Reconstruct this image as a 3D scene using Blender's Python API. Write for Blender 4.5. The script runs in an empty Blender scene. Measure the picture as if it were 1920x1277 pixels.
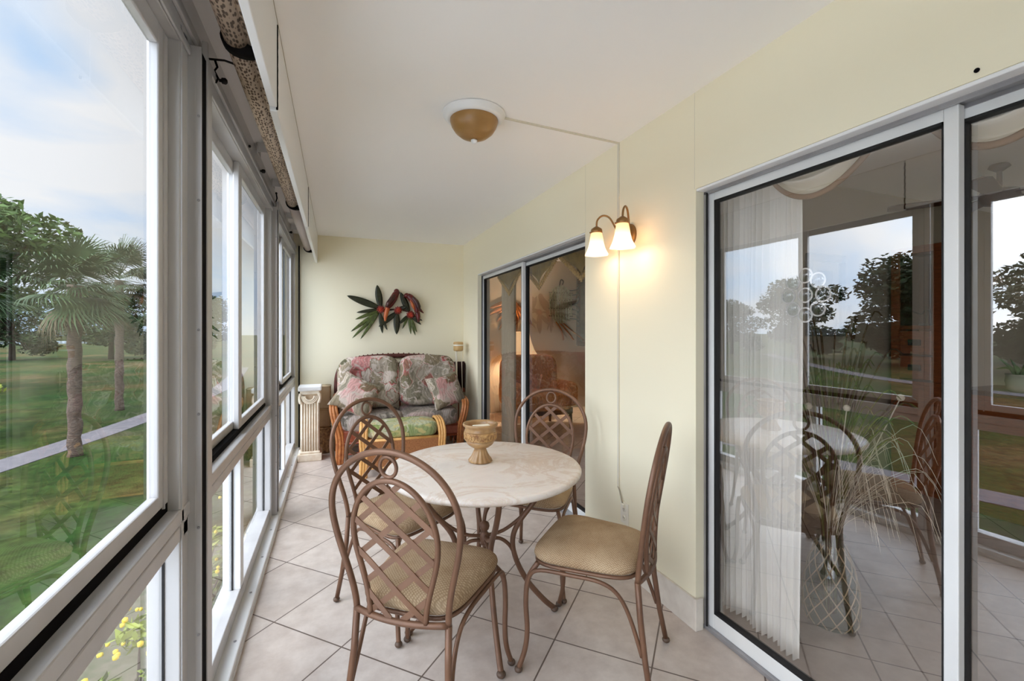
import bpy, bmesh, math, random
from mathutils import Vector, Matrix, noise
R = math.radians
PI = math.pi
rnd = random.Random(7)
SC = bpy.context.scene
COL = SC.collection

# ------------------------------------------------------------------ materials
def lin(c):
    return tuple(((v/255)/12.92 if v/255 <= .04045 else ((v/255+.055)/1.055)**2.4) for v in c) + (1,)

class NT:
    def __init__(s, name):
        s.m = bpy.data.materials.new(name); s.m.use_nodes = True
        s.t = s.m.node_tree; s.n = s.t.nodes; s.l = s.t.links
        s.b = s.n['Principled BSDF']; s.out = s.n['Material Output']
    def node(s, typ, **kw):
        n = s.n.new(typ)
        for k, v in kw.items():
            if k.startswith('i_'):
                n.inputs[k[2:].replace('_', ' ')].default_value = v
            else: setattr(n, k, v)
        return n
    def link(s, a, b): s.l.new(a, b)
    def coord(s, kind='Object', scale=(1,1,1), rot=(0,0,0), loc=(0,0,0)):
        tc = s.node('ShaderNodeTexCoord'); mp = s.node('ShaderNodeMapping')
        mp.inputs['Scale'].default_value = scale; mp.inputs['Rotation'].default_value = rot; mp.inputs['Location'].default_value = loc
        s.link(tc.outputs[kind], mp.inputs['Vector']); return mp.outputs['Vector']
    def noise(s, vec, scale, detail=4, rough=.55, dist=0):
        n = s.node('ShaderNodeTexNoise'); n.inputs['Scale'].default_value = scale; n.inputs['Detail'].default_value = detail
        n.inputs['Roughness'].default_value = rough; n.inputs['Distortion'].default_value = dist
        s.link(vec, n.inputs['Vector']); return n
    def ramp(s, fac, stops, interp='LINEAR'):
        r = s.node('ShaderNodeValToRGB'); cr = r.color_ramp; cr.interpolation = interp
        while len(cr.elements) < len(stops): cr.elements.new(.5)
        for e, (p, c) in zip(cr.elements, stops):
            e.position = p; e.color = c if len(c) == 4 else tuple(c)+(1,)
        s.link(fac, r.inputs['Fac']); return r.outputs['Color']
    def bump(s, h, strength=.3, dist=.01):
        b = s.node('ShaderNodeBump'); b.inputs['Strength'].default_value = strength; b.inputs['Distance'].default_value = dist
        s.link(h, b.inputs['Height']); s.link(b.outputs['Normal'], s.b.inputs['Normal'])
    def mix(s, fac, a, b, mode='MIX'):
        m = s.node('ShaderNodeMix'); m.data_type = 'RGBA'; m.blend_type = mode
        for inp, v in ((m.inputs[0], fac), (m.inputs[6], a), (m.inputs[7], b)):
            if hasattr(v, 'default_value') or hasattr(v, 'is_linked'): s.link(v, inp)
            else: inp.default_value = v
        return m.outputs[2]

def mat(name, rgb, rough=.5, metal=0, var=None, vscale=8, bump=0, bscale=60, spec=.5, bdist=.004, stretch=(1,1,1), emit=None, estr=0):
    t = NT(name); t.b.inputs['Roughness'].default_value = rough; t.b.inputs['Metallic'].default_value = metal
    t.b.inputs['Specular IOR Level'].default_value = spec
    c = lin(rgb); t.b.inputs['Base Color'].default_value = c
    if var:
        n = t.noise(t.coord(scale=stretch), vscale)
        t.link(t.ramp(n.outputs['Fac'], [(.3, c), (.7, lin(var))]), t.b.inputs['Base Color'])
    if bump:
        n = t.noise(t.coord(scale=stretch), bscale, 3); t.bump(n.outputs['Fac'], bump, bdist)
    if emit:
        t.b.inputs['Emission Color'].default_value = lin(emit); t.b.inputs['Emission Strength'].default_value = estr
    return t.m

def glass_mat(name, tint, refl, rough=0.0, fres=1.3):
    t = NT(name); t.n.remove(t.b)
    tr = t.node('ShaderNodeBsdfTransparent'); tr.inputs['Color'].default_value = tint
    gl = t.node('ShaderNodeBsdfGlossy'); gl.inputs['Roughness'].default_value = rough; gl.inputs['Color'].default_value = (1, 1, 1, 1)
    # Schlick reflectance from both faces of the thin pane, given by the face turned to the ray
    ge = t.node('ShaderNodeNewGeometry'); dt = t.node('ShaderNodeVectorMath', operation='DOT_PRODUCT')
    t.link(ge.outputs['Normal'], dt.inputs[0]); t.link(ge.outputs['Incoming'], dt.inputs[1])
    ab = t.node('ShaderNodeMath', operation='ABSOLUTE'); t.link(dt.outputs['Value'], ab.inputs[0])
    om = t.node('ShaderNodeMath', operation='SUBTRACT', use_clamp=True); om.inputs[0].default_value = 1; t.link(ab.outputs[0], om.inputs[1])
    pw = t.node('ShaderNodeMath', operation='POWER'); pw.inputs[1].default_value = 5; t.link(om.outputs[0], pw.inputs[0])
    ma = t.node('ShaderNodeMath', operation='MULTIPLY_ADD', use_clamp=True); ma.inputs[1].default_value = fres; ma.inputs[2].default_value = refl; t.link(pw.outputs[0], ma.inputs[0])
    nb = t.node('ShaderNodeMath', operation='SUBTRACT'); nb.inputs[0].default_value = 1; t.link(ge.outputs['Backfacing'], nb.inputs[1])
    ad = t.node('ShaderNodeMath', operation='MULTIPLY'); t.link(ma.outputs[0], ad.inputs[0]); t.link(nb.outputs[0], ad.inputs[1])
    mx = t.node('ShaderNodeMixShader'); t.link(ad.outputs[0], mx.inputs[0]); t.link(tr.outputs[0], mx.inputs[1]); t.link(gl.outputs[0], mx.inputs[2])
    t.link(mx.outputs[0], t.out.inputs['Surface'])
    return t.m

def tile_mat():
    t = NT('diagonal_tile'); S = .411
    vec = t.coord(rot=(0, 0, R(-45)))
    # rotated frame: x' = (x+y)/sqrt2 , y' = (y-x)/sqrt2
    br = t.node('ShaderNodeTexBrick', offset=0.0, squash=1.0)
    mp = t.node('ShaderNodeMapping'); mp.inputs['Location'].default_value = (-.247 + S*50, -.213 + S*50, 0); t.link(vec, mp.inputs['Vector'])
    t.link(mp.outputs[0], br.inputs['Vector'])
    br.inputs['Scale'].default_value = 1; br.inputs['Brick Width'].default_value = S; br.inputs['Row Height'].default_value = S
    br.inputs['Mortar Size'].default_value = .0035; br.inputs['Mortar Smooth'].default_value = .15; br.inputs['Bias'].default_value = 0
    br.inputs['Color1'].default_value = lin((216, 206, 198)); br.inputs['Color2'].default_value = lin((210, 199, 191)); br.inputs['Mortar'].default_value = lin((112, 98, 90))
    n = t.noise(t.coord(), 9, 6, .65)
    c = t.mix(.55, br.outputs['Color'], t.ramp(n.outputs['Fac'], [(.3, lin((196, 182, 172))), (.7, lin((255, 252, 248)))]), 'MULTIPLY')
    t.link(c, t.b.inputs['Base Color']); t.b.inputs['Roughness'].default_value = .38
    t.bump(br.outputs['Fac'], -.35, .003)
    return t.m

def floral_mat(name, stops, scale=6.5):
    t = NT(name); v0 = t.coord()
    d = t.noise(v0, 3.2, 3, .5); a = t.node('ShaderNodeVectorMath', operation='MULTIPLY_ADD')
    a.inputs[1].default_value = (.35, .35, .35); t.link(d.outputs['Color'], a.inputs[0]); t.link(v0, a.inputs[2])
    w = t.node('ShaderNodeTexVoronoi', feature='SMOOTH_F1'); w.inputs['Scale'].default_value = scale; w.inputs['Smoothness'].default_value = .25
    t.link(a.outputs[0], w.inputs['Vector'])
    sep = t.node('ShaderNodeSeparateColor'); t.link(w.outputs['Color'], sep.inputs[0])
    base = t.ramp(sep.outputs[0], stops)
    wv = t.node('ShaderNodeTexWave'); wv.inputs['Scale'].default_value = 9; wv.inputs['Distortion'].default_value = 9; wv.inputs['Detail'].default_value = 3
    t.link(a.outputs[0], wv.inputs['Vector'])
    c = t.mix(.38, base, t.ramp(wv.outputs['Fac'], [(.15, lin((150, 140, 118))), (.6, lin((250, 244, 236)))]), 'MULTIPLY')
    c2 = t.mix(t.ramp(t.noise(v0, 11, 4, .6, 1.5).outputs['Fac'], [(.54, (0,0,0,1)), (.62, (1,1,1,1))]), c, stops[-1][1])
    t.link(c2, t.b.inputs['Base Color']); t.b.inputs['Roughness'].default_value = .85
    f = t.noise(v0, 260, 2); t.bump(f.outputs['Fac'], .12, .002)
    return t.m

def weave_mat():
    t = NT('woven_seat_fabric'); v0 = t.coord(kind='Object', rot=(0, 0, R(45)))
    sx = t.node('ShaderNodeSeparateXYZ'); t.link(v0, sx.inputs[0]); cm = t.node('ShaderNodeCombineXYZ')
    for i in (0, 1):
        q = t.node('ShaderNodeMath', operation='MULTIPLY_ADD'); q.inputs[1].default_value = .8; t.link(sx.outputs[2], q.inputs[0]); t.link(sx.outputs[i], q.inputs[2]); t.link(q.outputs[0], cm.inputs[i])
    v = cm.outputs[0]
    ch = t.node('ShaderNodeTexVoronoi', feature='F1', distance='CHEBYCHEV', voronoi_dimensions='2D'); ch.inputs['Scale'].default_value = 120; ch.inputs['Randomness'].default_value = .12
    t.link(v, ch.inputs['Vector'])
    n = t.noise(t.coord(), 7, 5)
    b = t.ramp(n.outputs['Fac'], [(.3, lin((178, 150, 118))), (.7, lin((212, 190, 158)))])
    c = t.mix(.75, b, t.ramp(ch.outputs['Distance'], [(.0, (1, 1, 1, 1)), (.6, lin((140, 112, 80)))]), 'MULTIPLY')
    t.link(c, t.b.inputs['Base Color']); t.b.inputs['Roughness'].default_value = .9; t.b.inputs['Specular IOR Level'].default_value = .2
    t.bump(ch.outputs['Distance'], -.5, .004)
    return t.m

def blind_mat():
    t = NT('speckled_woven_vinyl'); v = t.coord(scale=(1, .42, 1))
    vo = t.node('ShaderNodeTexVoronoi'); vo.inputs['Scale'].default_value = 105; vo.inputs['Randomness'].default_value = .6; t.link(v, vo.inputs['Vector'])
    c = t.ramp(vo.outputs['Distance'], [(.36, lin((84, 64, 48))), (.46, lin((182, 160, 138)))])
    t.link(c, t.b.inputs['Base Color']); t.b.inputs['Roughness'].default_value = .6
    return t.m

def grass_mat():
    t = NT('lawn'); v = t.coord()
    n1 = t.noise(v, .16, 5, .6); n2 = t.noise(v, 4.5, 6, .7)
    c1 = t.ramp(n1.outputs['Fac'], [(.36, lin((42, 74, 27))), (.5, lin((68, 82, 36))), (.62, lin((106, 92, 56)))])
    n3 = t.noise(v, 1.1, 5, .7)
    c0 = t.mix(.75, c1, t.ramp(n2.outputs['Fac'], [(.35, lin((110, 112, 96))), (.65, (1, 1, 1, 1))]), 'MULTIPLY'); c = t.mix(.6, c0, t.ramp(n3.outputs['Fac'], [(.35, lin((130, 126, 96))), (.6, (1, 1, 1, 1))]), 'MULTIPLY')
    t.link(c, t.b.inputs['Base Color']); t.b.inputs['Roughness'].default_value = 1; t.b.inputs['Specular IOR Level'].default_value = .1
    return t.m

def wood_mat(name, a, b, axis=(1, 1, 12), rough=.4):
    t = NT(name); n = t.noise(t.coord(scale=axis), 6, 5, .6, 1.2)
    t.link(t.ramp(n.outputs['Fac'], [(.3, lin(a)), (.7, lin(b))]), t.b.inputs['Base Color']); t.b.inputs['Roughness'].default_value = rough
    return t.m

def leaf_mat(name, a, b):
    t = NT(name); n = t.noise(t.coord(), 1.3, 4)
    t.link(t.ramp(n.outputs['Fac'], [(.35, lin(a)), (.68, lin(b))]), t.b.inputs['Base Color'])
    t.b.inputs['Roughness'].default_value = .7; t.b.inputs['Specular IOR Level'].default_value = .25
    return t.m

def marble_mat():
    t = NT('cream_marble'); v = t.coord(); n = t.noise(v, 3.2, 8, .65, 1.8)
    c = t.ramp(n.outputs['Fac'], [(.3, lin((222, 210, 200))), (.46, lin((230, 220, 210))), (.52, lin((216, 198, 182))), (.58, lin((231, 221, 212))), (.8, lin((225, 213, 203)))])
    n2 = t.noise(v, 220, 2)
    t.link(t.mix(.25, c, n2.outputs['Color'], 'SOFT_LIGHT'), t.b.inputs['Base Color']); t.b.inputs['Roughness'].default_value = .32
    return t.m

M = dict(
    wall=mat('pale_yellow_wall_paint', (238, 230, 204), .75, bump=.04, bscale=180, spec=.2),
    ceil=mat('white_ceiling_paint', (248, 246, 244), .8, bump=.03, bscale=150, spec=.2),
    inwall=mat('grey_beige_room_paint', (176, 166, 152), .85, spec=.2),
    tile=tile_mat(),
    base=mat('tile_baseboard', (222, 214, 202), .4, var=(206, 196, 184), vscale=14),
    white=mat('white_painted_metal', (236, 236, 236), .35, bump=.02, bscale=90),
    frame=mat('brushed_white_aluminium', (206, 204, 203), .38, metal=.15, var=(188, 186, 186), vscale=5, stretch=(1, 1, .15)),
    panelw=mat('pale_anodised_panel', (230, 230, 228), .35, var=(218, 218, 217), vscale=4, stretch=(1, 1, .15)),
    alu=mat('grey_aluminium', (172, 170, 172), .35, metal=.5, var=(150, 148, 150), vscale=6),
    gasket=mat('black_gasket', (16, 14, 15), .7),
    dark=mat('dark_channel', (14, 11, 12), .9, spec=.1),
    winglass=glass_mat('window_glass', (.985, .99, .99, 1), .035, 0, 1.4),
    doorglass=glass_mat('tinted_door_glass', (.985, .975, .965, 1), .25, 0, 1.0),
    doorglassb=glass_mat('clear_door_glass', (.95, .93, .91, 1), .07, 0, .9),
    cabglass=glass_mat('cabinet_glass', (.6, .62, .6, 1), .08),
    disc=glass_mat('clear_disc_glass', (.92, .94, .94, 1), .16, .02),
    vase=glass_mat('green_vase_glass', (.7, .8, .76, 1), .08, .02),
    iron=mat('bronze_painted_steel', (122, 88, 66), .42, metal=.25, var=(104, 74, 56), vscale=10),
    foot=mat('worn_steel_foot', (92, 72, 58), .5, metal=.2),
    weave=weave_mat(), marble=marble_mat(),
    urn=mat('glazed_ochre_pottery', (184, 148, 102), .3, var=(142, 104, 64), vscale=14),
    urnrel=mat('relief_band_pottery', (206, 166, 108), .45, var=(128, 84, 48), vscale=55),
    candle=mat('ivory_wax', (240, 230, 208), .5),
    floral=floral_mat('tropical_floral_fabric', [(.1, lin((84, 80, 54))), (.26, lin((190, 178, 162))), (.42, lin((132, 118, 92))), (.56, lin((208, 196, 186))), (.68, lin((190, 94, 98))), (.8, lin((110, 104, 74))), (.95, lin((192, 178, 166)))]),
    seatfl=floral_mat('mauve_floral_fabric', [(.1, lin((112, 104, 94))), (.35, lin((186, 174, 168))), (.55, lin((138, 126, 114))), (.75, lin((206, 176, 174))), (.95, lin((160, 150, 138)))], 8),
    ottfl=floral_mat('green_leaf_fabric', [(.1, lin((128, 148, 78))), (.35, lin((206, 204, 178))), (.55, lin((150, 162, 98))), (.75, lin((214, 210, 196))), (.95, lin((190, 176, 116)))], 7),
    rattan=wood_mat('honey_rattan', (158, 90, 46), (198, 130, 74), (3, 3, 3)),
    rattand=wood_mat('red_brown_rattan', (112, 48, 30), (150, 74, 44), (3, 3, 3)),
    rattanl=wood_mat('light_honey_rattan', (206, 146, 78), (232, 182, 112), (3, 3, 3)),
    braid=mat('dark_braided_wicker', (104, 46, 34), .6, var=(64, 26, 20), vscale=70, bump=.9, bscale=70, bdist=.01),
    wickr=mat('woven_wicker_panel', (176, 116, 66), .55, var=(132, 80, 42), vscale=90, bump=.6, bscale=90),
    stone=mat('ivory_cast_plaster', (236, 226, 208), .7, var=(216, 198, 174), vscale=18),
    stoneg=mat('tan_plaster_groove', (206, 182, 152), .8),
    potA=mat('ribbed_tan_ceramic', (190, 172, 142), .6, var=(170, 150, 120), vscale=10),
    potB=mat('smooth_brown_ceramic', (176, 150, 112), .4, var=(146, 118, 84), vscale=5),
    potC=mat('carved_brown_ceramic', (174, 138, 90), .6, var=(92, 62, 36), vscale=34, bump=.9, bscale=34, bdist=.02),
    amber=mat('amber_dome_glass', (168, 128, 74), .3, var=(146, 106, 56), vscale=12),
    shade=None,
    brass=mat('antique_brass', (150, 112, 68), .38, metal=.7),
    bulb=mat('lit_bulb', (255, 244, 220), .4, emit=(255, 232, 190), estr=9),
    plastic=mat('ivory_plastic', (232, 226, 210), .4),
    cord=mat('grey_ivory_cord', (170, 160, 140), .6),
    raceway=mat('painted_raceway', (214, 208, 190), .6),
    blind=blind_mat(), blindp=mat('plain_rolled_vinyl', (196, 182, 176), .6),
    band=mat('black_strap', (16, 13, 12), .9, spec=.1),
    blackmetal=mat('black_metal', (40, 38, 37), .5, metal=.4),
    leafd=mat('dark_green_enamel', (44, 50, 24), .35, var=(26, 22, 14), vscale=40, bump=.3, bscale=60),
    leafm=mat('olive_green_enamel', (90, 104, 48), .35, var=(50, 54, 24), vscale=30),
    parrot=mat('red_parrot_enamel', (104, 22, 18), .3, var=(66, 14, 14), vscale=20),
    wing=mat('dark_wing_enamel', (24, 14, 12), .35, var=(78, 30, 14), vscale=26),
    tail=mat('orange_tail_enamel', (196, 108, 48), .35, var=(150, 52, 26), vscale=18),
    flower=mat('orange_red_enamel', (206, 74, 36), .35, var=(150, 30, 18), vscale=30),
    flowerd=mat('deep_red_enamel', (150, 40, 24), .35, var=(84, 20, 16), vscale=40),
    drum=mat('tan_wood_drum', (196, 160, 106), .5), bristle=mat('dark_brown_bristle', (52, 26, 22), .9, bump=.8, bscale=120, stretch=(1, 1, .1)),
    sheer=None, swag=mat('ivory_satin', (248, 243, 230), .55), swagtrim=mat('tan_fringe', (150, 118, 92), .8),
    hutch=wood_mat('reddish_oak', (128, 66, 32), (164, 92, 48), (2, 2, 14)),
    hutchd=wood_mat('dark_oak', (70, 40, 26), (92, 54, 34), (2, 14, 2)),
    blackfr=mat('black_picture_frame', (26, 22, 20), .35), matte=mat('picture_mat', (150, 144, 128), .9), art=mat('dark_print', (70, 68, 58), .8, var=(112, 104, 86), vscale=7),
    lampsh=mat('cream_pleated_shade', (246, 226, 190), .8, emit=(255, 214, 160), estr=.55),
    sofaf=floral_mat('beige_brocade', [(.1, lin((150, 128, 98))), (.4, lin((190, 170, 138))), (.7, lin((166, 142, 108))), (.95, lin((204, 186, 156)))], 9),
    chairf=floral_mat('rust_brocade', [(.1, lin((206, 128, 66))), (.4, lin((230, 160, 98))), (.7, lin((214, 140, 78))), (.95, lin((234, 184, 132)))], 5),
    goldp=mat('gold_satin', (176, 142, 92), .5, var=(140, 106, 60), vscale=6),
    copper=mat('copper_leaf_metal', (176, 112, 58), .4, metal=.4, var=(128, 76, 38), vscale=14),
    fish=mat('silver_green_metal', (182, 190, 168), .35, metal=.3, var=(120, 128, 104), vscale=20),
    olive=mat('gold_brocade_valance', (138, 112, 52), .7, var=(100, 78, 34), vscale=18), tassel=mat('gold_tassel', (196, 162, 92), .7, var=(120, 88, 44), vscale=60),
    curtl=mat('taupe_drape', (170, 158, 140), .8), grassy=mat('dry_grass', (132, 128, 66), .8, var=(92, 100, 46), vscale=5), reed=mat('brown_reed', (84, 58, 34), .8),
    plume=mat('pale_plume', (214, 204, 186), .8), net=mat('rope_net', (188, 170, 140), .8),
    pot=mat('pale_ceramic_pot', (206, 206, 190), .5), aloe=mat('aloe_green', (110, 142, 90), .5),
    lawn=grass_mat(), path=mat('grey_asphalt_path', (120, 114, 116), .9, var=(104, 100, 102), vscale=3, spec=.1),
    soil=mat('mulch_bed', (112, 104, 88), 1, var=(80, 84, 60), vscale=6, spec=.1), water=mat('pond_water', (190, 200, 206), .08, spec=.6),
    bark=mat('grey_palm_bark', (116, 98, 84), .9, var=(74, 60, 52), vscale=9, bump=.8, bscale=14, bdist=.05, stretch=(1, 1, 3)),
    barkt=mat('brown_tree_bark', (84, 70, 56), .9, var=(60, 48, 38), vscale=6),
    frond=leaf_mat('palm_frond_green', (44, 62, 40), (84, 106, 66)),
    deadfrond=mat('dry_frond', (98, 84, 60), .9),
    fol1=leaf_mat('broadleaf_green', (46, 70, 30), (92, 118, 54)), fol2=leaf_mat('deep_green_foliage', (34, 48, 28), (66, 84, 46)),
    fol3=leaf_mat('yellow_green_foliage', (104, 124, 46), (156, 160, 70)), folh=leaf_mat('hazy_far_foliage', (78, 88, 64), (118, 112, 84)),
    yflower=mat('yellow_blossom', (226, 196, 60), .7),
    deck=mat('pale_bounce_deck', (244, 242, 240), .9, var=(238, 235, 231), vscale=2, spec=.1),  # pale surface of the slab added for bounce light
    conc=mat('painted_concrete', (210, 204, 192), .9),
)
def shade_mat():
    t = NT('frosted_peach_shade')
    t.b.inputs['Base Color'].default_value = lin((250, 222, 194)); t.b.inputs['Roughness'].default_value = .45
    t.b.inputs['Emission Color'].default_value = lin((255, 196, 140)); t.b.inputs['Emission Strength'].default_value = .45
    tr = t.node('ShaderNodeBsdfTranslucent'); tr.inputs['Color'].default_value = lin((255, 226, 196))
    mx = t.node('ShaderNodeMixShader'); mx.inputs[0].default_value = .5
    t.link(t.b.outputs[0], mx.inputs[1]); t.link(tr.outputs[0], mx.inputs[2]); t.link(mx.outputs[0], t.out.inputs['Surface'])
    return t.m
M['shade'] = shade_mat()
def sheer_mat():
    t = NT('white_sheer_fabric'); t.b.inputs['Base Color'].default_value = lin((252, 251, 247)); t.b.inputs['Roughness'].default_value = .9
    tr = t.node('ShaderNodeBsdfTransparent'); mx = t.node('ShaderNodeMixShader'); mx.inputs[0].default_value = .05
    t.link(t.b.outputs[0], mx.inputs[1]); t.link(tr.outputs[0], mx.inputs[2]); t.link(mx.outputs[0], t.out.inputs['Surface'])
    return t.m
M['sheer'] = sheer_mat()

# ------------------------------------------------------------------ mesh builder
class MB:
    def __init__(s): s.v = []; s.f = []; s.sm = []; s.xf = Matrix.Identity(4)
    def add(s, vs, fs, smooth=True):
        o = len(s.v); s.v += [tuple(s.xf @ Vector(p)) for p in vs]
        s.f += [tuple(i+o for i in f) for f in fs]; s.sm += [smooth]*len(fs); return s
    def box(s, x0, x1, y0, y1, z0, z1, bev=.0, seg=2):
        if x0 > x1: x0, x1 = x1, x0
        if y0 > y1: y0, y1 = y1, y0
        if z0 > z1: z0, z1 = z1, z0
        if bev <= 0:
            vs = [(x, y, z) for x in (x0, x1) for y in (y0, y1) for z in (z0, z1)]
            return s.add(vs, [(0,1,3,2),(4,6,7,5),(0,4,5,1),(2,3,7,6),(0,2,6,4),(1,5,7,3)], False)
        bm = bmesh.new(); bmesh.ops.create_cube(bm, size=1)
        for v in bm.verts: v.co = ((x0+x1)/2+v.co.x*(x1-x0), (y0+y1)/2+v.co.y*(y1-y0), (z0+z1)/2+v.co.z*(z1-z0))
        bmesh.ops.bevel(bm, geom=bm.edges[:], offset=min(bev, .45*min(x1-x0, y1-y0, z1-z0)), segments=seg, affect='EDGES', profile=.5)
        bm.verts.index_update()
        s.add([v.co[:] for v in bm.verts], [[v.index for v in f.verts] for f in bm.faces], False); bm.free(); return s
    def tube(s, pts, r, seg=10, closed=False, cap=True, flat=None, up=(0, 0, 1)):
        P = [Vector(p) for p in pts]; n = len(P)
        rs = r if isinstance(r, (list, tuple)) else [r]*n
        T = []
        for i in range(n):
            a = P[i-1] if (i > 0 or closed) else P[i]; b = P[(i+1) % n] if (i < n-1 or closed) else P[i]
            d = (b-a); T.append(d.normalized() if d.length > 1e-9 else Vector((0, 0, 1)))
        u = Vector(up)
        if abs(T[0].dot(u)) > .95: u = Vector((1, 0, 0)) if abs(T[0].x) < .9 else Vector((0, 1, 0))
        N = (u-T[0]*u.dot(T[0])).normalized(); vs = []; fs = []
        for i in range(n):
            N = (N-T[i]*N.dot(T[i])); N = N.normalized() if N.length > 1e-6 else T[i].orthogonal().normalized()
            B = T[i].cross(N)
            for k in range(seg):
                a = 2*PI*k/seg; ca, sa = math.cos(a), math.sin(a)
                if flat: vs.append(P[i]+N*ca*rs[i]*flat[0]+B*sa*rs[i]*flat[1])
                else: vs.append(P[i]+(N*ca+B*sa)*rs[i])
        m = n if closed else n-1
        for i in range(m):
            j = (i+1) % n
            for k in range(seg):
                k2 = (k+1) % seg; fs.append((i*seg+k, i*seg+k2, j*seg+k2, j*seg+k))
        if cap and not closed:
            fs.append(tuple(range(seg))[::-1]); fs.append(tuple((n-1)*seg+k for k in range(seg)))
        return s.add(vs, fs)
    def lathe(s, prof, c=(0, 0, 0), seg=32, cap=True, wob=None):
        vs = []; fs = []; n = len(prof)
        for i, (r, z) in enumerate(prof):
            for k in range(seg):
                a = 2*PI*k/seg; rr = r*(1+(wob(i, a) if wob else 0))
                vs.append((c[0]+rr*math.cos(a), c[1]+rr*math.sin(a), c[2]+z))
        for i in range(n-1):
            for k in range(seg):
                k2 = (k+1) % seg; fs.append((i*seg+k, i*seg+k2, (i+1)*seg+k2, (i+1)*seg+k))
        if cap:
            if prof[0][0] > 1e-5: fs.append(tuple(range(seg))[::-1])
            if prof[-1][0] > 1e-5: fs.append(tuple((n-1)*seg+k for k in range(seg)))
        return s.add(vs, fs)
    def ball(s, c, r, seg=14, sq=(1, 1, 1)):
        h = seg//2; pr = [(math.sin(PI*i/h), -math.cos(PI*i/h)) for i in range(h+1)]; vs = []; fs = []
        for (a, z) in pr:
            for k in range(seg):
                t = 2*PI*k/seg; vs.append((c[0]+r*sq[0]*a*math.cos(t), c[1]+r*sq[1]*a*math.sin(t), c[2]+r*sq[2]*z))
        for i in range(h):
            for k in range(seg):
                k2 = (k+1) % seg; fs.append((i*seg+k, i*seg+k2, (i+1)*seg+k2, (i+1)*seg+k))
        return s.add(vs, fs)
    def prism(s, outline, h, axis='z', smooth=False):   # outline in the local xy plane, extruded +-h/2 in z
        n = len(outline); vs = [(x, y, -h/2) for x, y in outline]+[(x, y, h/2) for x, y in outline]
        fs = [tuple(range(n))[::-1], tuple(range(n, 2*n))]+[(i, (i+1) % n, n+(i+1) % n, n+i) for i in range(n)]
        return s.add(vs, fs, smooth)
    def grid(s, fn, nu, nv, thick=None, closed_u=False):
        vs = [fn(i/nu, j/nv) for i in range(nu+(0 if closed_u else 1)) for j in range(nv+1)]; m = nu if closed_u else nu+1
        fs = [(i*(nv+1)+j, ((i+1) % m)*(nv+1)+j, ((i+1) % m)*(nv+1)+j+1, i*(nv+1)+j+1) for i in range(nu) for j in range(nv)]
        return s.add(vs, fs)
    def superell(s, c, size, e1=.35, e2=.35, nu=36, nv=20, dent=None):
        sg = lambda w, e: math.copysign(abs(w)**e, w); vs = []; fs = []
        for j in range(nv+1):
            la = -PI/2+PI*j/nv
            for i in range(nu):
                lo = -PI+2*PI*i/nu
                p = Vector((size[0]*sg(math.cos(la), e1)*sg(math.cos(lo), e2), size[1]*sg(math.cos(la), e1)*sg(math.sin(lo), e2), size[2]*sg(math.sin(la), e1)))
                if dent: p = dent(p)
                vs.append((c[0]+p.x, c[1]+p.y, c[2]+p.z))
        for j in range(nv):
            for i in range(nu):
                i2 = (i+1) % nu; fs.append((j*nu+i, j*nu+i2, (j+1)*nu+i2, (j+1)*nu+i))
        return s.add(vs, fs)
    def mesh(s, name, m):
        me = bpy.data.meshes.new(name); me.from_pydata(s.v, [], s.f); me.polygons.foreach_set('use_smooth', s.sm)
        for k in (m if isinstance(m, (list, tuple)) else [m]): me.materials.append(M[k] if isinstance(k, str) else k)
        me.update(); return me
    def build(s, name, m, parent=None, loc=None):
        o = bpy.data.objects.new(name, s.mesh(name, m)); COL.objects.link(o)
        if loc: o.location = loc
        if parent: o.parent = parent
        return o

def tag(o, label=None, cat=None, group=None, kind=None):
    if label: o['label'] = label
    if cat: o['category'] = cat
    if group: o['group'] = group
    if kind: o['kind'] = kind
    return o
def empty(name, loc=(0, 0, 0), rz=0):
    o = bpy.data.objects.new(name, None); COL.objects.link(o); o.location = loc; o.rotation_euler = (0, 0, rz); o.empty_display_size = .05; return o
def thing(name, label, cat, loc=(0, 0, 0), rz=0, group=None): return tag(empty(name, loc, rz), label, cat, group)
def struct(name, mb, m, label=None): return tag(mb.build(name, m), label, None, None, 'structure')
def copy_tree(o, parent=None):
    c = o.copy(); COL.objects.link(c)
    if parent: c.parent = parent
    for ch in [x for x in bpy.data.objects if x.parent == o]: copy_tree(ch, c)
    return c
def bez(pts, n=8):   # Catmull-Rom through points
    P = [Vector(p) for p in pts]; out = []
    for i in range(len(P)-1):
        p0 = P[max(i-1, 0)]; p1 = P[i]; p2 = P[i+1]; p3 = P[min(i+2, len(P)-1)]
        for k in range(n):
            t = k/n; out.append(.5*((2*p1)+(p2-p0)*t+(2*p0-5*p1+4*p2-p3)*t*t+(3*p1-p0-3*p2+p3)*t**3))
    out.append(P[-1]); return out

# ------------------------------------------------------------------ room shell
XW = 1.523; XB = 1.67; YB = 5.60; ZC = 2.44; GZ = -3.0
struct('floor', MB().box(-.52, XB, -2.3, 5.75, -.22, 0), 'tile', 'beige diagonal tile floor of the enclosed balcony')
struct('floor', MB().box(XB, 7.2, -3, 9.2, -.22, -.002), 'tile', 'pale tile floor inside the rooms')
struct('ceiling', MB().box(-.56, XB, -2.3, 5.75, ZC, ZC+.2), 'ceil', 'white balcony ceiling')
struct('ceiling', MB().box(XB, 7.2, -3, 9.2, 2.55, 2.75), 'ceil', 'white ceiling inside the rooms')
w = MB()
D1 = (2.58, 4.98); D2 = (-.85, 1.605); DH = 2.0
w.box(XW, XB, -2.3, D2[0], 0, ZC); w.box(XW, XB, D2[1], D1[0], 0, ZC); w.box(XW, XB, D1[1], YB+.15, 0, ZC)
w.box(XW, XB, D2[0], D2[1], DH, ZC); w.box(XW, XB, D1[0], D1[1], DH, ZC); w.box(XB-.02, XB, -2.3, YB+.15, ZC, 2.6)
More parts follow.
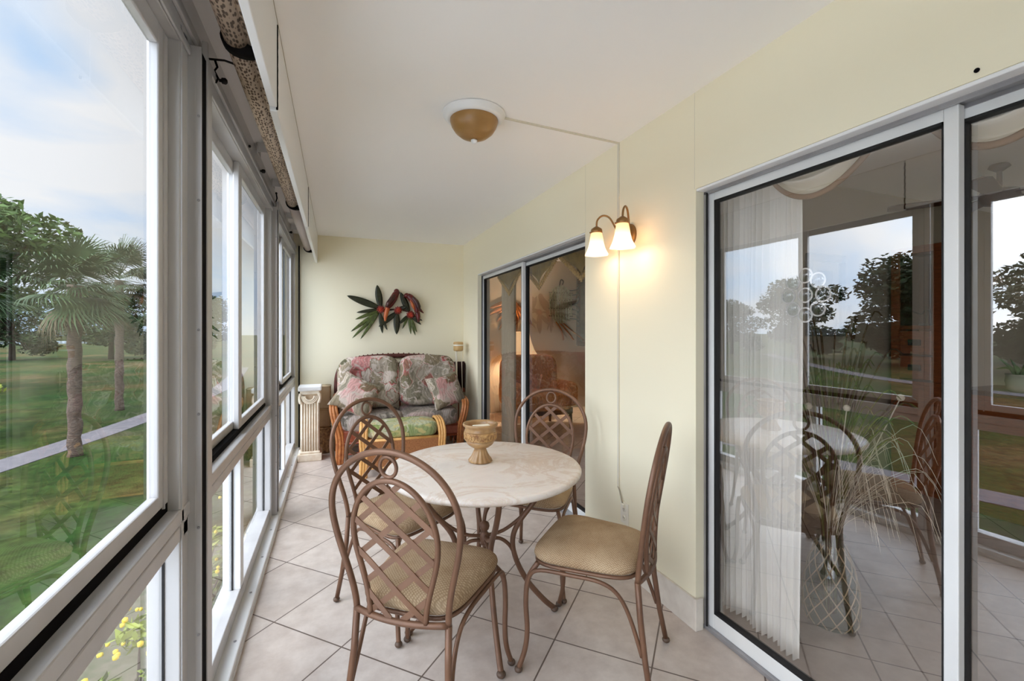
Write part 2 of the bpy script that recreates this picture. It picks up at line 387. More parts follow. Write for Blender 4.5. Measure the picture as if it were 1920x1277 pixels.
struct('wall_right', w, 'wall', 'pale yellow wall with two sliding doors')
struct('wall_back', MB().box(-.52, XW, YB, YB+.15, 0, ZC), 'wall', 'pale yellow end wall behind the loveseat')
struct('wall_front', MB().box(-.52, XW, -2.45, -2.3, 0, ZC), 'wall', 'pale yellow wall at the other balcony end')
struct('wall_left', MB().box(-.56, -.437, -2.3, YB, 2.30, ZC), 'white', 'white strip of wall above the windows')
b = MB()
b.box(XW-.014, XW, D2[1]-.002, D1[0]+.002, 0, .1435, .003); b.box(XW-.014, XW+.03, D2[1]-.016, D2[1]-.002, 0, .1435, .003)
b.box(XW-.014, XW, D1[1], YB, 0, .1435, .003)
struct('baseboard_right', b, 'base', 'pale tile baseboard along the yellow wall')
struct('baseboard_back', MB().box(-.37, XW-.014, YB-.014, YB, 0, .1435, .003), 'base', 'pale tile baseboard of the end wall')
# rooms behind the doors
struct('wall_partition', MB().box(XB, 7.2, 2.5, 2.58, 0, 2.55), 'inwall', 'grey beige wall between the two rooms')
struct('wall_living_back', MB().box(XB, 7.2, 7.0, 7.1, 0, 2.55), 'inwall', 'beige wall behind the indoor sofa')
w = MB(); w.box(7.1, 7.2, -3, -2, 0, 2.55); w.box(7.1, 7.2, 1.4, 9.2, 0, 2.55); w.box(7.1, 7.2, -2, 1.4, 2.2, 2.55)  # opening added on the unseen side to let sky light into the near room
struct('wall_far', w, 'inwall', 'far wall of the rooms')
struct('wall_side', MB().box(XB, 7.1, -3.1, -3, 0, 2.55), 'inwall', 'side wall of the near room')
struct('wall_outer', MB().box(XB-.05, XB, 5.75, 7.1, -.2, 2.6), 'conc', 'outer wall of the living room')

# ------------------------------------------------------------------ window wall
XF = -.42
def window(n, y0, y1, ym, yl, narrow, label):
    root = tag(empty('window_%d' % n, (0, y0, 0)), label, None, None, 'structure')
    P = lambda mb, nm, mt='frame', par=None: (setattr(mb, 'xf', mb.xf), mb.build(nm, mt, par or root, (0, -y0, 0) if (par is None) else None))[1]
    f = MB()
    f.box(-.50, XF, y0, y1+(.09 if narrow else 0), 2.20, 2.30, .004); f.box(XF, XF+.012, y0, y1+(.09 if narrow else 0), 2.265, 2.30, .003); f.box(XF, XF+.008, y0, y1, 2.20, 2.225, .003)
    f.box(-.50, XF, y0, y1+(.09 if narrow else 0), .745, .79, .004); f.box(-.50, XF-.006, y0, y1, .79, .796); f.box(-.50, XF+.004, y0, y1+(.09 if narrow else 0), .796, .838, .005)
    f.box(-.50, XF-.005, y0, y1+(.09 if narrow else 0), .045, .115, .004)
    P(f, 'frame')
    g = MB(); g.box(-.495, -.45, y0+.02, y1-.075, .8385, .864); P(g, 'track_gap', 'dark')
    j = MB(); j.box(-.50, XF, y1-.075, y1, .045, 2.25, .003); j.box(XF, XF+.004, y1-.07, y1-.055, .1, 2.25)
    P(j, 'jamb')
    j = MB(); j.box(-.50, -.388, y0, y0+.028, .046, 2.25, .003); j.box(-.50, -.39, y0+.032, y0+.065, .046, 2.25, .003); j.box(-.48, -.395, y0+.02, y0+.04, .05, 2.24)
    P(j, 'jamb')
    # sashes: fixed one up to ym, sliding one from ym
    for (a, c, x0, x1) in ((y0+.065, ym+.05, -.500, -.474), (ym-.05, y1-.075, -.474, -.448)):
        s = MB(); sw = .075
        s.box(x0, x1, a, a+sw, .865, 2.2, .004); s.box(x0, x1, c-sw, c, .865, 2.2, .004); s.box(x0, x1, a+sw, c-sw, .865, .905, .004); s.box(x0, x1, a+sw, c-sw, 2.14, 2.2, .004)
        s.box(x1-.002, x1+.004, c-sw+.03, c-sw+.036, .86, 2.19)
        so = P(s, 'sash')
        gl = MB(); xm = (x0+x1)/2; gl.box(xm-.002, xm+.002, a+sw-.004, c-sw+.004, .9, 2.145)
        gl.build('pane', 'winglass', so)
    m = MB(); m.box(-.50, XF-.005, yl, yl+.075, .1, .75, .003); P(m, 'mullion', 'white')
    for (a, c) in ((y0+.06, yl+.002), (yl+.073, y1-.07)):
        gl = MB(); gl.box(-.467, -.463, a, c, .11, .75); P(gl, 'pane', 'winglass')
        e = MB(); e.box(-.463, -.457, a, a+.008, .115, .745); e.box(-.463, -.457, c-.008, c, .115, .745); P(e, 'glazing_bead', 'gasket')
    if narrow:
        gl = MB(); gl.box(-.467, -.463, y1-.002, y1+.092, .115, .745); gl.box(-.467, -.463, y1-.002, y1+.092, .838, 2.2); P(gl, 'pane', 'winglass')
        s = MB(); s.box(-.48, -.452, y1, y1+.09, .84, .875, .003); s.box(-.48, -.452, y1, y1+.09, .885, .905, .003); P(s, 'sash_rail')
    return root
window(0, -2.28, -.52, -1.3, -1.4, True, 'white aluminium window beside the camera end')
window(1, -.43, 1.645, .74, .62, True, 'nearest tall window with the view of the palm')
window(2, 1.735, 3.595, 2.64, 2.50, True, 'middle window reflecting the end wall')
window(3, 3.685, 5.58, 4.60, 4.5, False, 'farthest window beside the plaster pedestal')
# the posts standing in front of each joint
for k, (ya, lab) in enumerate(((-.515, 'joint post behind the camera'), (1.65, 'near joint post with a dark channel between windows'), (3.60, 'far joint post with a dark channel between windows'))):
    rt = tag(empty('trim_%d' % (k+1), (-.40, ya, 0)), lab, None, None, 'structure')
    p = MB(); p.box(-.424, -.386, ya, ya+.006, .046, 2.235); p.box(-.423, -.403, ya+.007, ya+.07, .046, 2.234); p.box(-.40, -.384, ya+.064, ya+.078, .046, 2.29, .002)
    p.box(-.404, -.402, ya-.002, ya, .05, 2.2)
    p.build('post', 'frame', rt, (.40, -ya, 0))
    p = MB(); p.box(-.402, -.388, ya+.008, ya+.062, .05, 2.225); p.build('channel', 'dark', rt, (.40, -ya, 0))
    for z in (.42, .75, 1.1, 1.36, 1.76, 2.02):
        q = MB(); q.xf = Matrix.Translation((-.393, ya-.001, z)) @ Matrix.Rotation(R(90), 4, 'X'); q.lathe([(.004, 0), (.004, .002), (.002, .003)], seg=8); q.build('screw', 'alu', rt, (.40, -ya, 0))
s = MB(); s.box(-.425, -.372, -2.3, YB, 0, .045, .006); s.box(-.375, -.368, -2.3, YB, 0, .02); s.box(-.54, -.42, -2.3, YB, 0, .046)
rt = tag(empty('trim_4', (-.40, 0, 0)), 'white metal sill track along the window wall', None, None, 'structure'); s.build('track', 'white', rt, (.40, 0, 0))
for i in range(14):
    q = MB(); q.lathe([(.006, .0455), (.006, .0475), (.003, .0485)], (-.395, .3+i*.38, 0), 8); q.build('screw', 'alu', rt, (.40, 0, 0))
# valance boards under the ceiling, one per window bay
for k, (a, c, z) in enumerate(((-2.28, 1.765, 2.135), (1.772, 3.684, 2.125), (3.691, YB-.005, 2.122))):
    q = MB(); q.box(-.214, -.19, a, c, z, ZC, .003); q.box(-.3, -.214, c-.02, c-.002, 2.36, ZC)
    struct('trim_%d' % (k+5), q, 'white', ['nearest white valance board', 'middle white valance board', 'farthest white valance board'][k])
q = MB()
for y in (1.7685, 3.6875):
    q.tube([(-.19, y+.003*math.sin(i*2.3), 2.13+i*.0155) for i in range(20)], .0035, 6)
struct('trim_8', q, 'dark', 'dark torn caulk in the valance board joints')
q = MB(); q.box(-.19, -.1885, -2.2, YB-.01, ZC-.0025, ZC); struct('trim_9', q, 'cord', 'hairline crack between valance and ceiling')
q = MB()
for y in (1.612, 2.575): q.box(XW-.0008, XW, y-.0006, y+.0006, 2.0, ZC)
struct('trim_10', q, 'raceway', 'faint vertical panel seams in the yellow wall above the doors')
struct('trim_11', MB().box(-.386, -.374, 5.57, 5.597, .046, 2.3), 'dark', 'black sealing strip where the window wall meets the end wall')
# rolled shades
SH = thing
for (a, c, mt, lab) in ((-.2, 1.655, 'blind', 'speckled tan rolled shade nearest the camera above the windows'), (1.70, 3.63, 'blind', 'speckled tan rolled shade in the middle, behind the valance'), (3.68, 5.57, 'blindp', 'plain grey-pink rolled shade at the far end by the end wall')):
    t = thing('rolled_shade', lab, 'window shade', (-.275, a, 2.28), 0, 'rolled shades over the window wall')
    prof = [(-.012+.034*math.cos(x), .03*math.sin(x)*1.0) for x in [i*2*PI/20 for i in range(20)]]
    m = MB(); L = c-a
    m.tube([(-.016, y, 0) for y in (0, L*.33, L*.66, L)], .036, 18); m.tube([(.03, y, .004) for y in (0, L*.5, L)], .024, 14)
    m.box(-.02, .03, .002, L-.002, .02, .16, .004)
    m.build('roll', mt, t)
    m = MB()
    ring = [(-.018+.041*math.cos(x), .039*math.sin(x)) for x in [i*2*PI/24 for i in range(24)]]
    m.tube([(.004, L-.02, .0), (.004, L+.02, .0)], 1, 24, flat=(.047, .064)); m.build('strap', 'band', t)
# dark hook rod with a cord, and pegs on the window head
t = thing('hook_rod', 'dark rod and frayed cord hanging at the near window joint', 'cord', (-.40, 1.93, 2.355))
m = MB(); m.tube([(-.03, 0, -.01), (.02, .0, -.005), (.095, .0, -.02)], .004, 8); m.build('rod', 'blackmetal', t)
m = MB(); m.tube([(-.01, .0, -.01), (-.004, .008, -.03), (-.012, .0, -.05), (-.002, .01, -.07), (-.008, .004, -.09)], .004, 6); m.build('frayed_cord', 'band', t)
t = thing('pull_string', 'short dark cord hanging at the far window joint', 'cord', (-.405, 3.72, 2.36))
m = MB(); m.tube([(0, 0, 0), (.004, .006, -.03), (-.002, 0, -.06)], .004, 6); m.build('frayed_cord', 'band', t)
m = MB(); m.ball((0, 0, .004), .008, 8); m.build('hook', 'blackmetal', t)
for (y, z, lab) in ((1.985, 2.30, 'small dark peg on the window head right behind the near joint post'), (2.60, 2.285, 'tiny dark peg on the head of the middle window'), (2.98, 2.285, 'large dark peg on the head of the middle window'), (4.75, 2.285, 'dark peg on the head of the farthest window')):
    m = MB(); m.xf = Matrix.Translation((-.421, y, z)) @ Matrix.Rotation(R(90), 4, 'Y'); k = .6 if 'tiny' in lab else 1
    m.lathe([(.006*k, 0), (.006*k, .02*k), (.011*k, .022*k), (.012*k, .034*k), (.006*k, .04*k)], seg=10)
    tag(m.build('head_peg', 'blackmetal'), lab, 'peg', 'pegs on the window heads')
for (y, lab) in ((2.95, 'first white shade bracket on the ceiling behind the nearer shade'), (3.62, 'second white shade bracket beside the shade joint'), (4.62, 'third white shade bracket near the end wall'), (5.1, 'last white shade bracket against the end wall corner')):
    t = thing('shade_bracket', lab, 'bracket', (-.37, y, ZC), 0, 'shade brackets on the ceiling')
    m = MB(); m.box(-.05, .055, 0, .1, -.012, 0, .002); m.box(-.05, -.044, 0, .1, -.06, 0, .002); m.box(-.044, .055, 0, .005, -.055, -.01, .002); m.build('plate', 'white', t)
    m = MB(); m.ball((.03, -.001, -.04), .004, 6); m.build('screw', 'alu', t)

# ------------------------------------------------------------------ sliding doors
def sliding_door(n, yl, yh, panels, label):
    root = tag(empty('door_%d' % n, (XW, yh, 0)), label, None, None, 'structure'); off = (-XW, -yh, 0)
    x0 = XW+.045; x1 = XB-.005
    f = MB(); f.box(x0, x1, yl, yh, DH-.018, DH, .003); f.box(x0, x0+.01, yl, yh, DH-.026, DH-.015, .002); f.box(x0+.048, x0+.052, yl, yh, DH-.03, DH-.015, .001)
    f.box(x0, x1, yh-.018, yh, 0, DH, .003); f.box(x0+.004, x1, yl, yl+.022, 0, DH, .003)
    f.box(x0-.002, x1, yl, yh, 0, .018, .002)
    f.build('frame', 'alu', root, off)
    q = MB(); q.box(XW+.002, x0+.004, yl, yh, DH-.012, DH+.0, .003); q.build('head_trim', 'white', root, off)
    q = MB(); q.box(x0-.006, x0+.001, yh-.026, yh-.02, .02, DH-.02); q.build('seal', 'gasket', root, off)
    for (a, c, xo) in panels:
        xa = x0+.014+xo; xb = xa+.03; s = MB(); sw = .034
        s.box(xa, xb, a, a+sw, .018, DH-.022, .003); s.box(xa, xb, c-sw, c, .018, DH-.022, .003)
        s.box(xa, xb, a+sw, c-sw, .018, .085, .003); s.box(xa, xb, a+sw, c-sw, DH-.058, DH-.022, .003)
        po = s.build('sliding_panel', 'panelw', root, off)
        g = MB(); xm = xa+.012
        g.box(xa-.001, xb+.001, a+sw, a+sw+.003, .085, DH-.058); g.box(xa-.001, xb+.001, c-sw-.009, c-sw, .085, DH-.058)
        g.box(xa-.001, xb+.001, a+sw, c-sw, .085, .095); g.box(xa-.001, xb+.001, a+sw, c-sw, DH-.067, DH-.058)
        g.build('gasket', 'gasket', po)
        g = MB(); g.box(xm, xm+.004, a+sw+.004, c-sw-.004, .09, DH-.062); g.build('pane', 'doorglass' if n == 2 else 'doorglassb', po)
    return root
sliding_door(1, D1[0], D1[1], ((3.78, 4.962, 0), (2.598, 3.82, .036)), 'grey sliding glass door to the living room, farther along')
sliding_door(2, D2[0], D2[1], ((.703, 1.590, 0), (-.2, .748, .036), (-.83, -.165, 0)), 'near sliding glass door with curtain and suncatcher')

# ------------------------------------------------------------------ wrought chairs
def make_chair():
    t = empty('dining_chair')
    ylean = lambda z: -.195-.085*((z-.43)/.555)**1.15 if z > .43 else -.195-.055*((.43-z)/.43)
    def arch(w0, wm, zb, zm, zt, n=20):
        side = []
        for i in range(n+1):
            u = i/n; z = zb+(zm-zb)*u; s = u*u*(3-2*u); side.append((w0+(wm-w0)*s, z))
        top = [(wm*math.cos(a), zm+(zt-zm)*math.sin(a)) for a in [PI/2*i/n for i in range(1, n+1)]]
        half = side+top
        return half+[(-x, z) for x, z in half[-2::-1]]
    out = arch(.168, .228, .43, .77, .985)
    m = MB(); m.tube([(x, ylean(z), z) for x, z in out], .0105, 10); m.build('back_frame', 'iron', t)
    inn = arch(.100, .150, .435, .70, .892)
    def yin(x, z):   # the bowed lower rail carries the inner arch a little behind
        return ylean(z)-.028*max(0, 1-(z-.43)/.2)*(1-(x/.168)**2)-.004
    m = MB(); m.tube([(x, yin(x, z), z) for x, z in inn], .0095, 10); m.build('inner_arch', 'iron', t)
    m = MB(); m.tube([(x, -.197-.03*(1-(x/.168)**2), .43) for x in [-.168+.336*i/16 for i in range(17)]], .0105, 10); m.build('back_rail', 'iron', t)
    rc = .9365; m = MB(); m.tube([(.029*math.cos(a), ylean(rc+.029*math.sin(a))-.002, rc+.033*math.sin(a)) for a in [2*PI*i/20 for i in range(20)]], .006, 8, closed=True); m.build('ring', 'iron', t)
    # lattice of flat bars clipped by the inner arch
    poly = [(x, z) for x, z in inn]
    def inside(x, z):
        c = False; n = len(poly)
        for i in range(n):
            (x1, z1), (x2, z2) = poly[i], poly[(i+1) % n]
            if (z1 > z) != (z2 > z) and x < (x2-x1)*(z-z1)/(z2-z1)+x1: c = not c
        return c
    m = MB(); th = R(40)
    for s in (1, -1):
        for k in range(7):
            zc = .42+.108*k-(.0 if s > 0 else .0); d = (math.cos(th), s*math.sin(th)); on = []
            for i in range(-80, 81):
                x = i*.004*d[0]/d[0]; z = zc+x*d[1]/d[0]
                if inside(x, z): on.append((x, z))
            if len(on) < 6: continue
            pts = [(x, yin(x, z)+.002*s, z) for x, z in on[::4]+[on[-1]]]
            # flat bar in the plane of the back
            vs = []; fs = []; nx, nz = -d[1], d[0]; hw = .0095; ht = .002
            for (x, y, z) in pts:
                for (a, b_) in ((-hw, -ht), (hw, -ht), (hw, ht), (-hw, ht)): vs.append((x+nx*a, y+b_, z+nz*a))
            for i in range(len(pts)-1):
                for q in range(4): fs.append((i*4+q, i*4+(q+1) % 4, i*4+4+(q+1) % 4, i*4+4+q))
            fs += [(3, 2, 1, 0), tuple(len(vs)-4+q for q in range(4))]
            m.add(vs, fs, False)
    m.build('lattice', 'iron', t)
    # seat
    def seat_outline(sc, z):
        pts = []
        for i in range(48):
            a = 2*PI*i/48; sg = lambda w: math.copysign(abs(w)**.42, w); x = sg(math.cos(a)); y = sg(math.sin(a))
            wd = .175+.045*(y+1)/2; pts.append((x*wd*sc, .018+y*.208*sc, z))
        return pts
    m = MB(); lv = [(.95, .438), (1.0, .446), (1.02, .458), (1.005, .47), (.96, .482), (.87, .492), (.74, .5), (.58, .5065), (.4, .511), (.2, .514)]
    vs = []; fs = []
    for sc, z in lv: vs += seat_outline(sc, z)
    for i in range(len(lv)-1):
        for k in range(48): fs.append((i*48+k, i*48+(k+1) % 48, i*48+48+(k+1) % 48, i*48+48+k))
    fs.append(tuple(range(48))[::-1]); fs.append(tuple((len(lv)-1)*48+k for k in range(48)))
    m.add(vs, fs); m.build('seat_cushion', 'weave', t)
    m = MB(); m.tube(seat_outline(.97, .431), .0075, 8, closed=True); m.build('seat_frame', 'iron', t)
    for s in (-1, 1):
        m = MB(); m.tube([(s*.168, -.195, .43), (s*.171, -.205, .3), (s*.182, -.225, .15), (s*.195, -.25, .018)], [.0115, .0115, .011, .0105], 10); l = m.build('leg', 'iron', t)
        m = MB(); m.ball((s*.196, -.251, .013), .0165, 12, (1, 1, .78)); m.build('foot', 'foot', l)
        m = MB(); m.tube(bez([(s*.186, .192, .428), (s*.212, .224, .37), (s*.219, .232, .28), (s*.219, .226, .17), (s*.223, .234, .09), (s*.236, .255, .018)], 5), .0105, 10); l = m.build('leg', 'iron', t)
        m = MB(); m.ball((s*.237, .256, .013), .0165, 12, (1, 1, .78)); m.build('foot', 'foot', l)
        m = MB(); m.tube(bez([(s*.219, .23, .32), (s*.217, .215, .385), (s*.213, .17, .413), (s*.20, .05, .414), (s*.187, -.06, .408), (s*.176, -.125, .37), (s*.173, -.17, .29), (s*.181, -.213, .17)], 5), .008, 8); m.build('side_brace', 'iron', t)
    return t
chair = make_chair()
CH = (((.32, 1.652), -.666, 'nearest bronze lattice-back chair, seen from behind at the front left of the table'),
      ((1.025, 1.636), R(43), 'bronze chair turned sideways beside the near sliding door, right of the table'),
      ((.307, 2.324), R(213.7), 'bronze lattice-back chair at the far left of the table, in front of the ottoman'),
      ((1.066, 2.345), R(135.7), 'bronze chair behind the table facing us, in front of the far sliding door'))
for i, ((x, y), a, lab) in enumerate(CH):
    c = chair if i == 0 else copy_tree(chair)
    c.location = (x, y, 0); c.rotation_euler = (0, 0, a); tag(c, lab, 'chair', 'chairs around the dining table')

# ------------------------------------------------------------------ dining table
TC = (.645, 2.0)
t = thing('dining_table', 'round cream marble dining table on curved bronze steel legs', 'table', (TC[0], TC[1], 0))
m = MB(); m.lathe([(.05, .700), (.41, .700), (.432, .704), (.444, .714), (.446, .722), (.441, .731), (.43, .7355), (.2, .7355), (.001, .7355)], seg=72); m.build('tabletop', 'marble', t)
m = MB(); m.tube([(.30*math.cos(a), .30*math.sin(a), .69) for a in [2*PI*i/40 for i in range(40)]], .009, 8, closed=True)
for k in range(2):
    a = R(-97+90*k); m.box(-.30, .30, -.012, .012, .684, .699, .002) if k == 0 else m.box(-.012, .012, -.30, .30, .684, .699, .002)
m.build('top_support', 'iron', t)
for k in range(4):
    a = R(-97+90*k); ca, sa = math.cos(a), math.sin(a); rp = lambda r, z: (r*ca, r*sa, z)
    m = MB(); m.tube([rp(r, z) for r, z in [(p.x, p.z) for p in bez([(.31, 0, .695), (.295, 0, .63), (.24, 0, .54), (.165, 0, .45), (.135, 0, .375), (.15, 0, .28), (.205, 0, .17), (.285, 0, .07), (.34, 0, .018)], 5)]], .0125, 10); l = m.build('leg', 'iron', t)
    m = MB(); m.ball(rp(.343, .014), .019, 12, (1, 1, .75)); m.build('foot', 'foot', l)
    m = MB(); m.tube([rp(p.x, p.z) for p in bez([(.235, 0, .535), (.17, 0, .47), (.09, 0, .42), (.012, 0, .405)], 5)], .0085, 8); m.tube([rp(p.x, p.z) for p in bez([(.012, 0, .385), (.07, 0, .385), (.12, 0, .345), (.15, 0, .285)], 5)], .0085, 8); m.build('brace', 'iron', t)
m = MB(); m.lathe([(.012, .36), (.022, .37), (.024, .41), (.016, .42), (.012, .428), (.02, .436), (.0235, .45), (.02, .464), (.008, .473), (.001, .475)], seg=20); m.build('finial', 'iron', t)
# urn and candle
t = thing('pottery_urn', 'glazed ochre footed pottery urn standing on the marble table', 'urn', (.64, 2.05, .7355))
fl = lambda i, a: .05*math.cos(14*a) if 0 < i < 5 else 0
m = MB(); m.lathe([(.052, .001), (.056, .006), (.052, .014), (.04, .03), (.031, .05), (.028, .062), (.03, .068)], seg=84, wob=fl); m.build('foot', 'urn', t)
m = MB(); m.lathe([(.03, .066), (.045, .073), (.06, .085), (.0705, .104)], seg=48); m.lathe([(.0755, .143), (.076, .15), (.0715, .158), (.0735, .166), (.081, .172), (.0835, .178), (.081, .184), (.074, .183), (.07, .17), (.066, .12), (.05, .09), (.001, .083)], seg=48); m.build('bowl', 'urn', t)
m = MB(); m.lathe([(.0705, .104), (.0745, .107), (.0735, .11), (.076, .125), (.0765, .138), (.0785, .141), (.0755, .144)], seg=48)
for k in range(16):
    a = 2*PI*k/16; ca, sa = math.cos(a), math.sin(a)
    m.tube([((.0765)*math.cos(a+.13*math.sin(u)), (.0765)*math.sin(a+.13*math.sin(u)), .125+.011*math.cos(u)) for u in [i*2*PI/12 for i in range(12)]], .0022, 6, closed=True)
m.build('relief_band', 'urnrel', t)
m = MB(); m.box(-.038, .048, -.03, .03, 0, .088, .008, 3); m.xf = Matrix.Identity(4)
tag(m.build('pillar_candle', 'candle', None, (.643, 2.05, .7355+.0835)), 'ivory block candle sitting inside the pottery urn', 'candle')

# ------------------------------------------------------------------ loveseat and ottoman
SX, SY = .665, 5.18
t = thing('rattan_loveseat', 'rattan loveseat with tropical floral cushions against the end wall', 'sofa', (SX, SY, 0))
def dent_cushion(size, tufts, amp=.05, rad=.1, seed=0):
    def f(p):
        q = p.copy()
        for (a, b) in tufts:
            d2 = (p.x-a)**2+(p.z-b)**2; q.y += math.copysign(amp*math.exp(-d2/(2*rad*rad)), -p.y)*min(1, abs(p.y)/.05)
        n = noise.noise_vector(Vector((p.x*6+seed, p.y*6, p.z*6)))*.014
        return q+n
    return f
for s in (-1, 1):
    m = MB(); m.xf = Matrix.Translation((s*.315, .03, .785)) @ Matrix.Rotation(R(-12), 4, 'X')
    m.superell((0, 0, 0), (.335, .135, .285), .5, .5, 44, 24, dent_cushion(None, ((-.11, .06), (.11, .06), (0, -.12)), .10, .055, s*3)); m.build('back_cushion', 'floral', t)
    m = MB(); m.superell((s*.302, -.08, .405), (.305, .28, .095), .4, .35, 44, 20, dent_cushion(None, ((0, 0),), .0, .1, s*5+9)); m.build('seat_cushion', 'seatfl', t)
def arm_path(dx):
    return bez([(-.63+dx, -.31, .0), (-.622+dx, -.325, .25), (-.665+dx, -.345, .46), (-.685+dx, -.30, .565), (-.68+dx, -.12, .60), (-.665+dx, .10, .595), (-.64+dx, .25, .64)], 6)
for s in (-1, 1):
    a = MB()
    for k, dx in enumerate((-.026, 0, .026)):
        pts = [(s*p.x*-1 if s > 0 else p.x, p.y-(0 if k == 1 else -.008), p.z) for p in arm_path(dx)]
        a.tube(pts, .0165, 8)
    a.tube([(s*.63, -.3, .30), (s*.63, .28, .30)], .016, 8); a.tube([(s*.66, .27, .0), (s*.65, .29, .4), (s*.63, .33, .72)], .018, 8)
    ao = a.build('arm', 'rattan', t)
    w_ = MB(); w_.box(s*.62-.012, s*.62+.012, -.28, .26, .10, .29, .004); w_.build('side_panel', 'rattand', ao)
m = MB(); m.box(-.65, .65, -.33, -.30, .22, .315, .012, 3); m.tube([(-.66, -.315, .32), (.66, -.315, .32)], .016, 8); m.tube([(-.66, -.315, .21), (.66, -.315, .21)], .014, 8); m.build('front_rail', 'rattand', t)
m = MB(); m.box(-.63, .63, -.30, .28, .27, .31, .005); m.tube([(-.63, .3, .3), (.63, .3, .3)], .016, 8); m.build('seat_deck', 'rattand', t)
m = MB()
for x in (-.2, .2):
    m.tube([(x-.02, -.315, .2), (x-.02, -.315, .02)], .014, 8)
for x in [-.55+.11*i for i in range(11)]: m.tube([(x, -.31, .21), (x+.0, -.31, .10)], .006, 6)
m.tube([(-.66, -.31, .10), (.66, -.31, .10)], .012, 8); m.build('front_spindles', 'rattand', t)
bk = bez([(-.64, .27, .3), (-.655, .31, .6), (-.645, .345, .84), (-.56, .37, .975), (-.35, .38, 1.035), (0, .385, 1.05), (.35, .38, 1.035), (.56, .37, .975), (.645, .345, .84), (.655, .31, .6), (.64, .27, .3)], 6)
m = MB(); m.tube(bk, .026, 10)
for i in range(len(bk)-1):
    if i % 1 == 0:
        p = (bk[i]+bk[i+1])/2; m.tube([p+Vector((0, -.024, -.012)), p+Vector((.012, -.004, .028)), p+Vector((0, .022, -.01))], .009, 6)
m.build('back_hoop', 'braid', t)
m = MB()
for x in [-.55+.1*i for i in range(12)]:
    m.tube([(x, .29, .3), (x, .35, .7), (x*.97, .375, .96)], .009, 6)
m.build('back_slats', 'rattand', t)
def pillow(name, lab, loc, rot, w, h, th, mt, cat='cushion', group=None, seed=0):
    m = MB()
    for sgn in (1, -1):
        def fn(u, v):
            s, q = u*2-1, v*2-1; bow = 1-.07*(1-abs(s))*0
            x = w/2*s*(1-.09*(1-q*q)); z = h/2*q*(1-.09*(1-s*s))
            y = sgn*th/2*((1-s**4)*(1-q**4))**.55
            n = noise.noise_vector(Vector((x*9+seed, y*5, z*9)))*.012*(1-max(abs(s), abs(q))**6)
            return (x+n.x, y+n.y, z+n.z)
        m.grid(fn, 22, 22)
    o = m.build(name, mt); o.location = loc; o.rotation_euler = rot
    return tag(o, lab, cat, group)
pillow('throw_pillow', 'floral throw pillow leaning in the left corner of the loveseat', (.20, 4.955, .68), (R(-28), R(24), R(-18)), .42, .40, .17, 'floral', group='throw pillows on the loveseat', seed=3)
pillow('throw_pillow', 'floral throw pillow leaning in the right corner of the loveseat', (1.15, 4.965, .685), (R(-24), R(-10), R(16)), .40, .38, .17, 'floral', group='throw pillows on the loveseat', seed=8)
t = thing('rattan_ottoman', 'light rattan ottoman with green leaf cushion in front of the loveseat', 'ottoman', (.61, 4.53, 0), R(-3))
for s in (-1, 1):
    m = MB()
    for dx in (-.024, 0, .024):
        x = s*.355+dx
        m.tube(bez([(x+s*.01, -.205, 0), (x, -.20, .2), (x+s*.008, -.205, .36), (x, -.16, .455), (x, 0, .475), (x, .16, .455), (x+s*.008, .205, .36), (x, .20, .2), (x+s*.01, .205, 0)], 5), .0145, 8)
    a = m.build('end_frame', 'rattanl', t)
    m = MB(); m.box(s*.35-.01, s*.35+.01, -.19, .19, .1, .33, .003); m.build('end_panel', 'wickr', a)
for y in (-.2, .2):
    m = MB(); m.box(-.34, .34, y-.012, y+.012, .09, .33, .004); m.build('wicker_panel', 'wickr', t)
    m = MB(); m.tube([(-.34, y, .335), (.34, y, .335)], .015, 8); m.tube([(-.34, y, .085), (.34, y, .085)], .013, 8); m.build('rail', 'rattanl', t)
m = MB(); m.superell((0, 0, .405), (.325, .215, .07), .4, .3, 44, 18, dent_cushion(None, (), 0, .1, 4)); m.build('cushion', 'ottfl', t)

# ------------------------------------------------------------------ pedestal, ceramic stack, corner items
t = thing('plaster_pedestal', 'ivory fluted plaster pedestal column in the corner by the windows', 'pedestal', (-.248, 5.22, 0))
m = MB(); m.box(-.115, .115, -.115, .115, 0, .075, .006); m.box(-.10, .10, -.10, .10, .075, .10, .01); m.build('base', 'stone', t)
m = MB(); m.box(-.113, .113, -.113, .113, .725, .775, .014, 3); m.build('top_slab', 'white', t)
m = MB(); m.box(-.077, .077, -.077, .077, .1, .72); m.build('core', 'stoneg', t)
m = MB()
for sd in range(4):
    m.xf = Matrix.Rotation(sd*PI/2, 4, 'Z')
    for i in range(7):
        x = -.075+.025*i; m.tube([(x, -.082, .10), (x, -.08, .60 if 0 < i < 6 else .70)], .0085, 8)
    m.box(-.09, .09, -.094, -.07, .69, .725, .006)
m.build('shaft', 'stone', t)
m = MB()
for sd in range(4):
    m.xf = Matrix.Rotation(sd*PI/2, 4, 'Z')
    for k, r_ in enumerate((.075, .06, .045)):
        m.tube([(r_*math.cos(a), -.092-.004*k, .675+r_*1.05*math.sin(a)) for a in [PI+PI*i/14 for i in range(15)]], .009, 8)
    for s in (-1, 1): m.tube(bez([(s*.085, -.09, .70), (s*.097, -.097, .66), (s*.09, -.095, .62), (s*.078, -.09, .6)], 4), .013, 8)
m.build('capital_swag', 'stone', t)
cx, cy = -.13, 5.45; PT = []
m = MB()
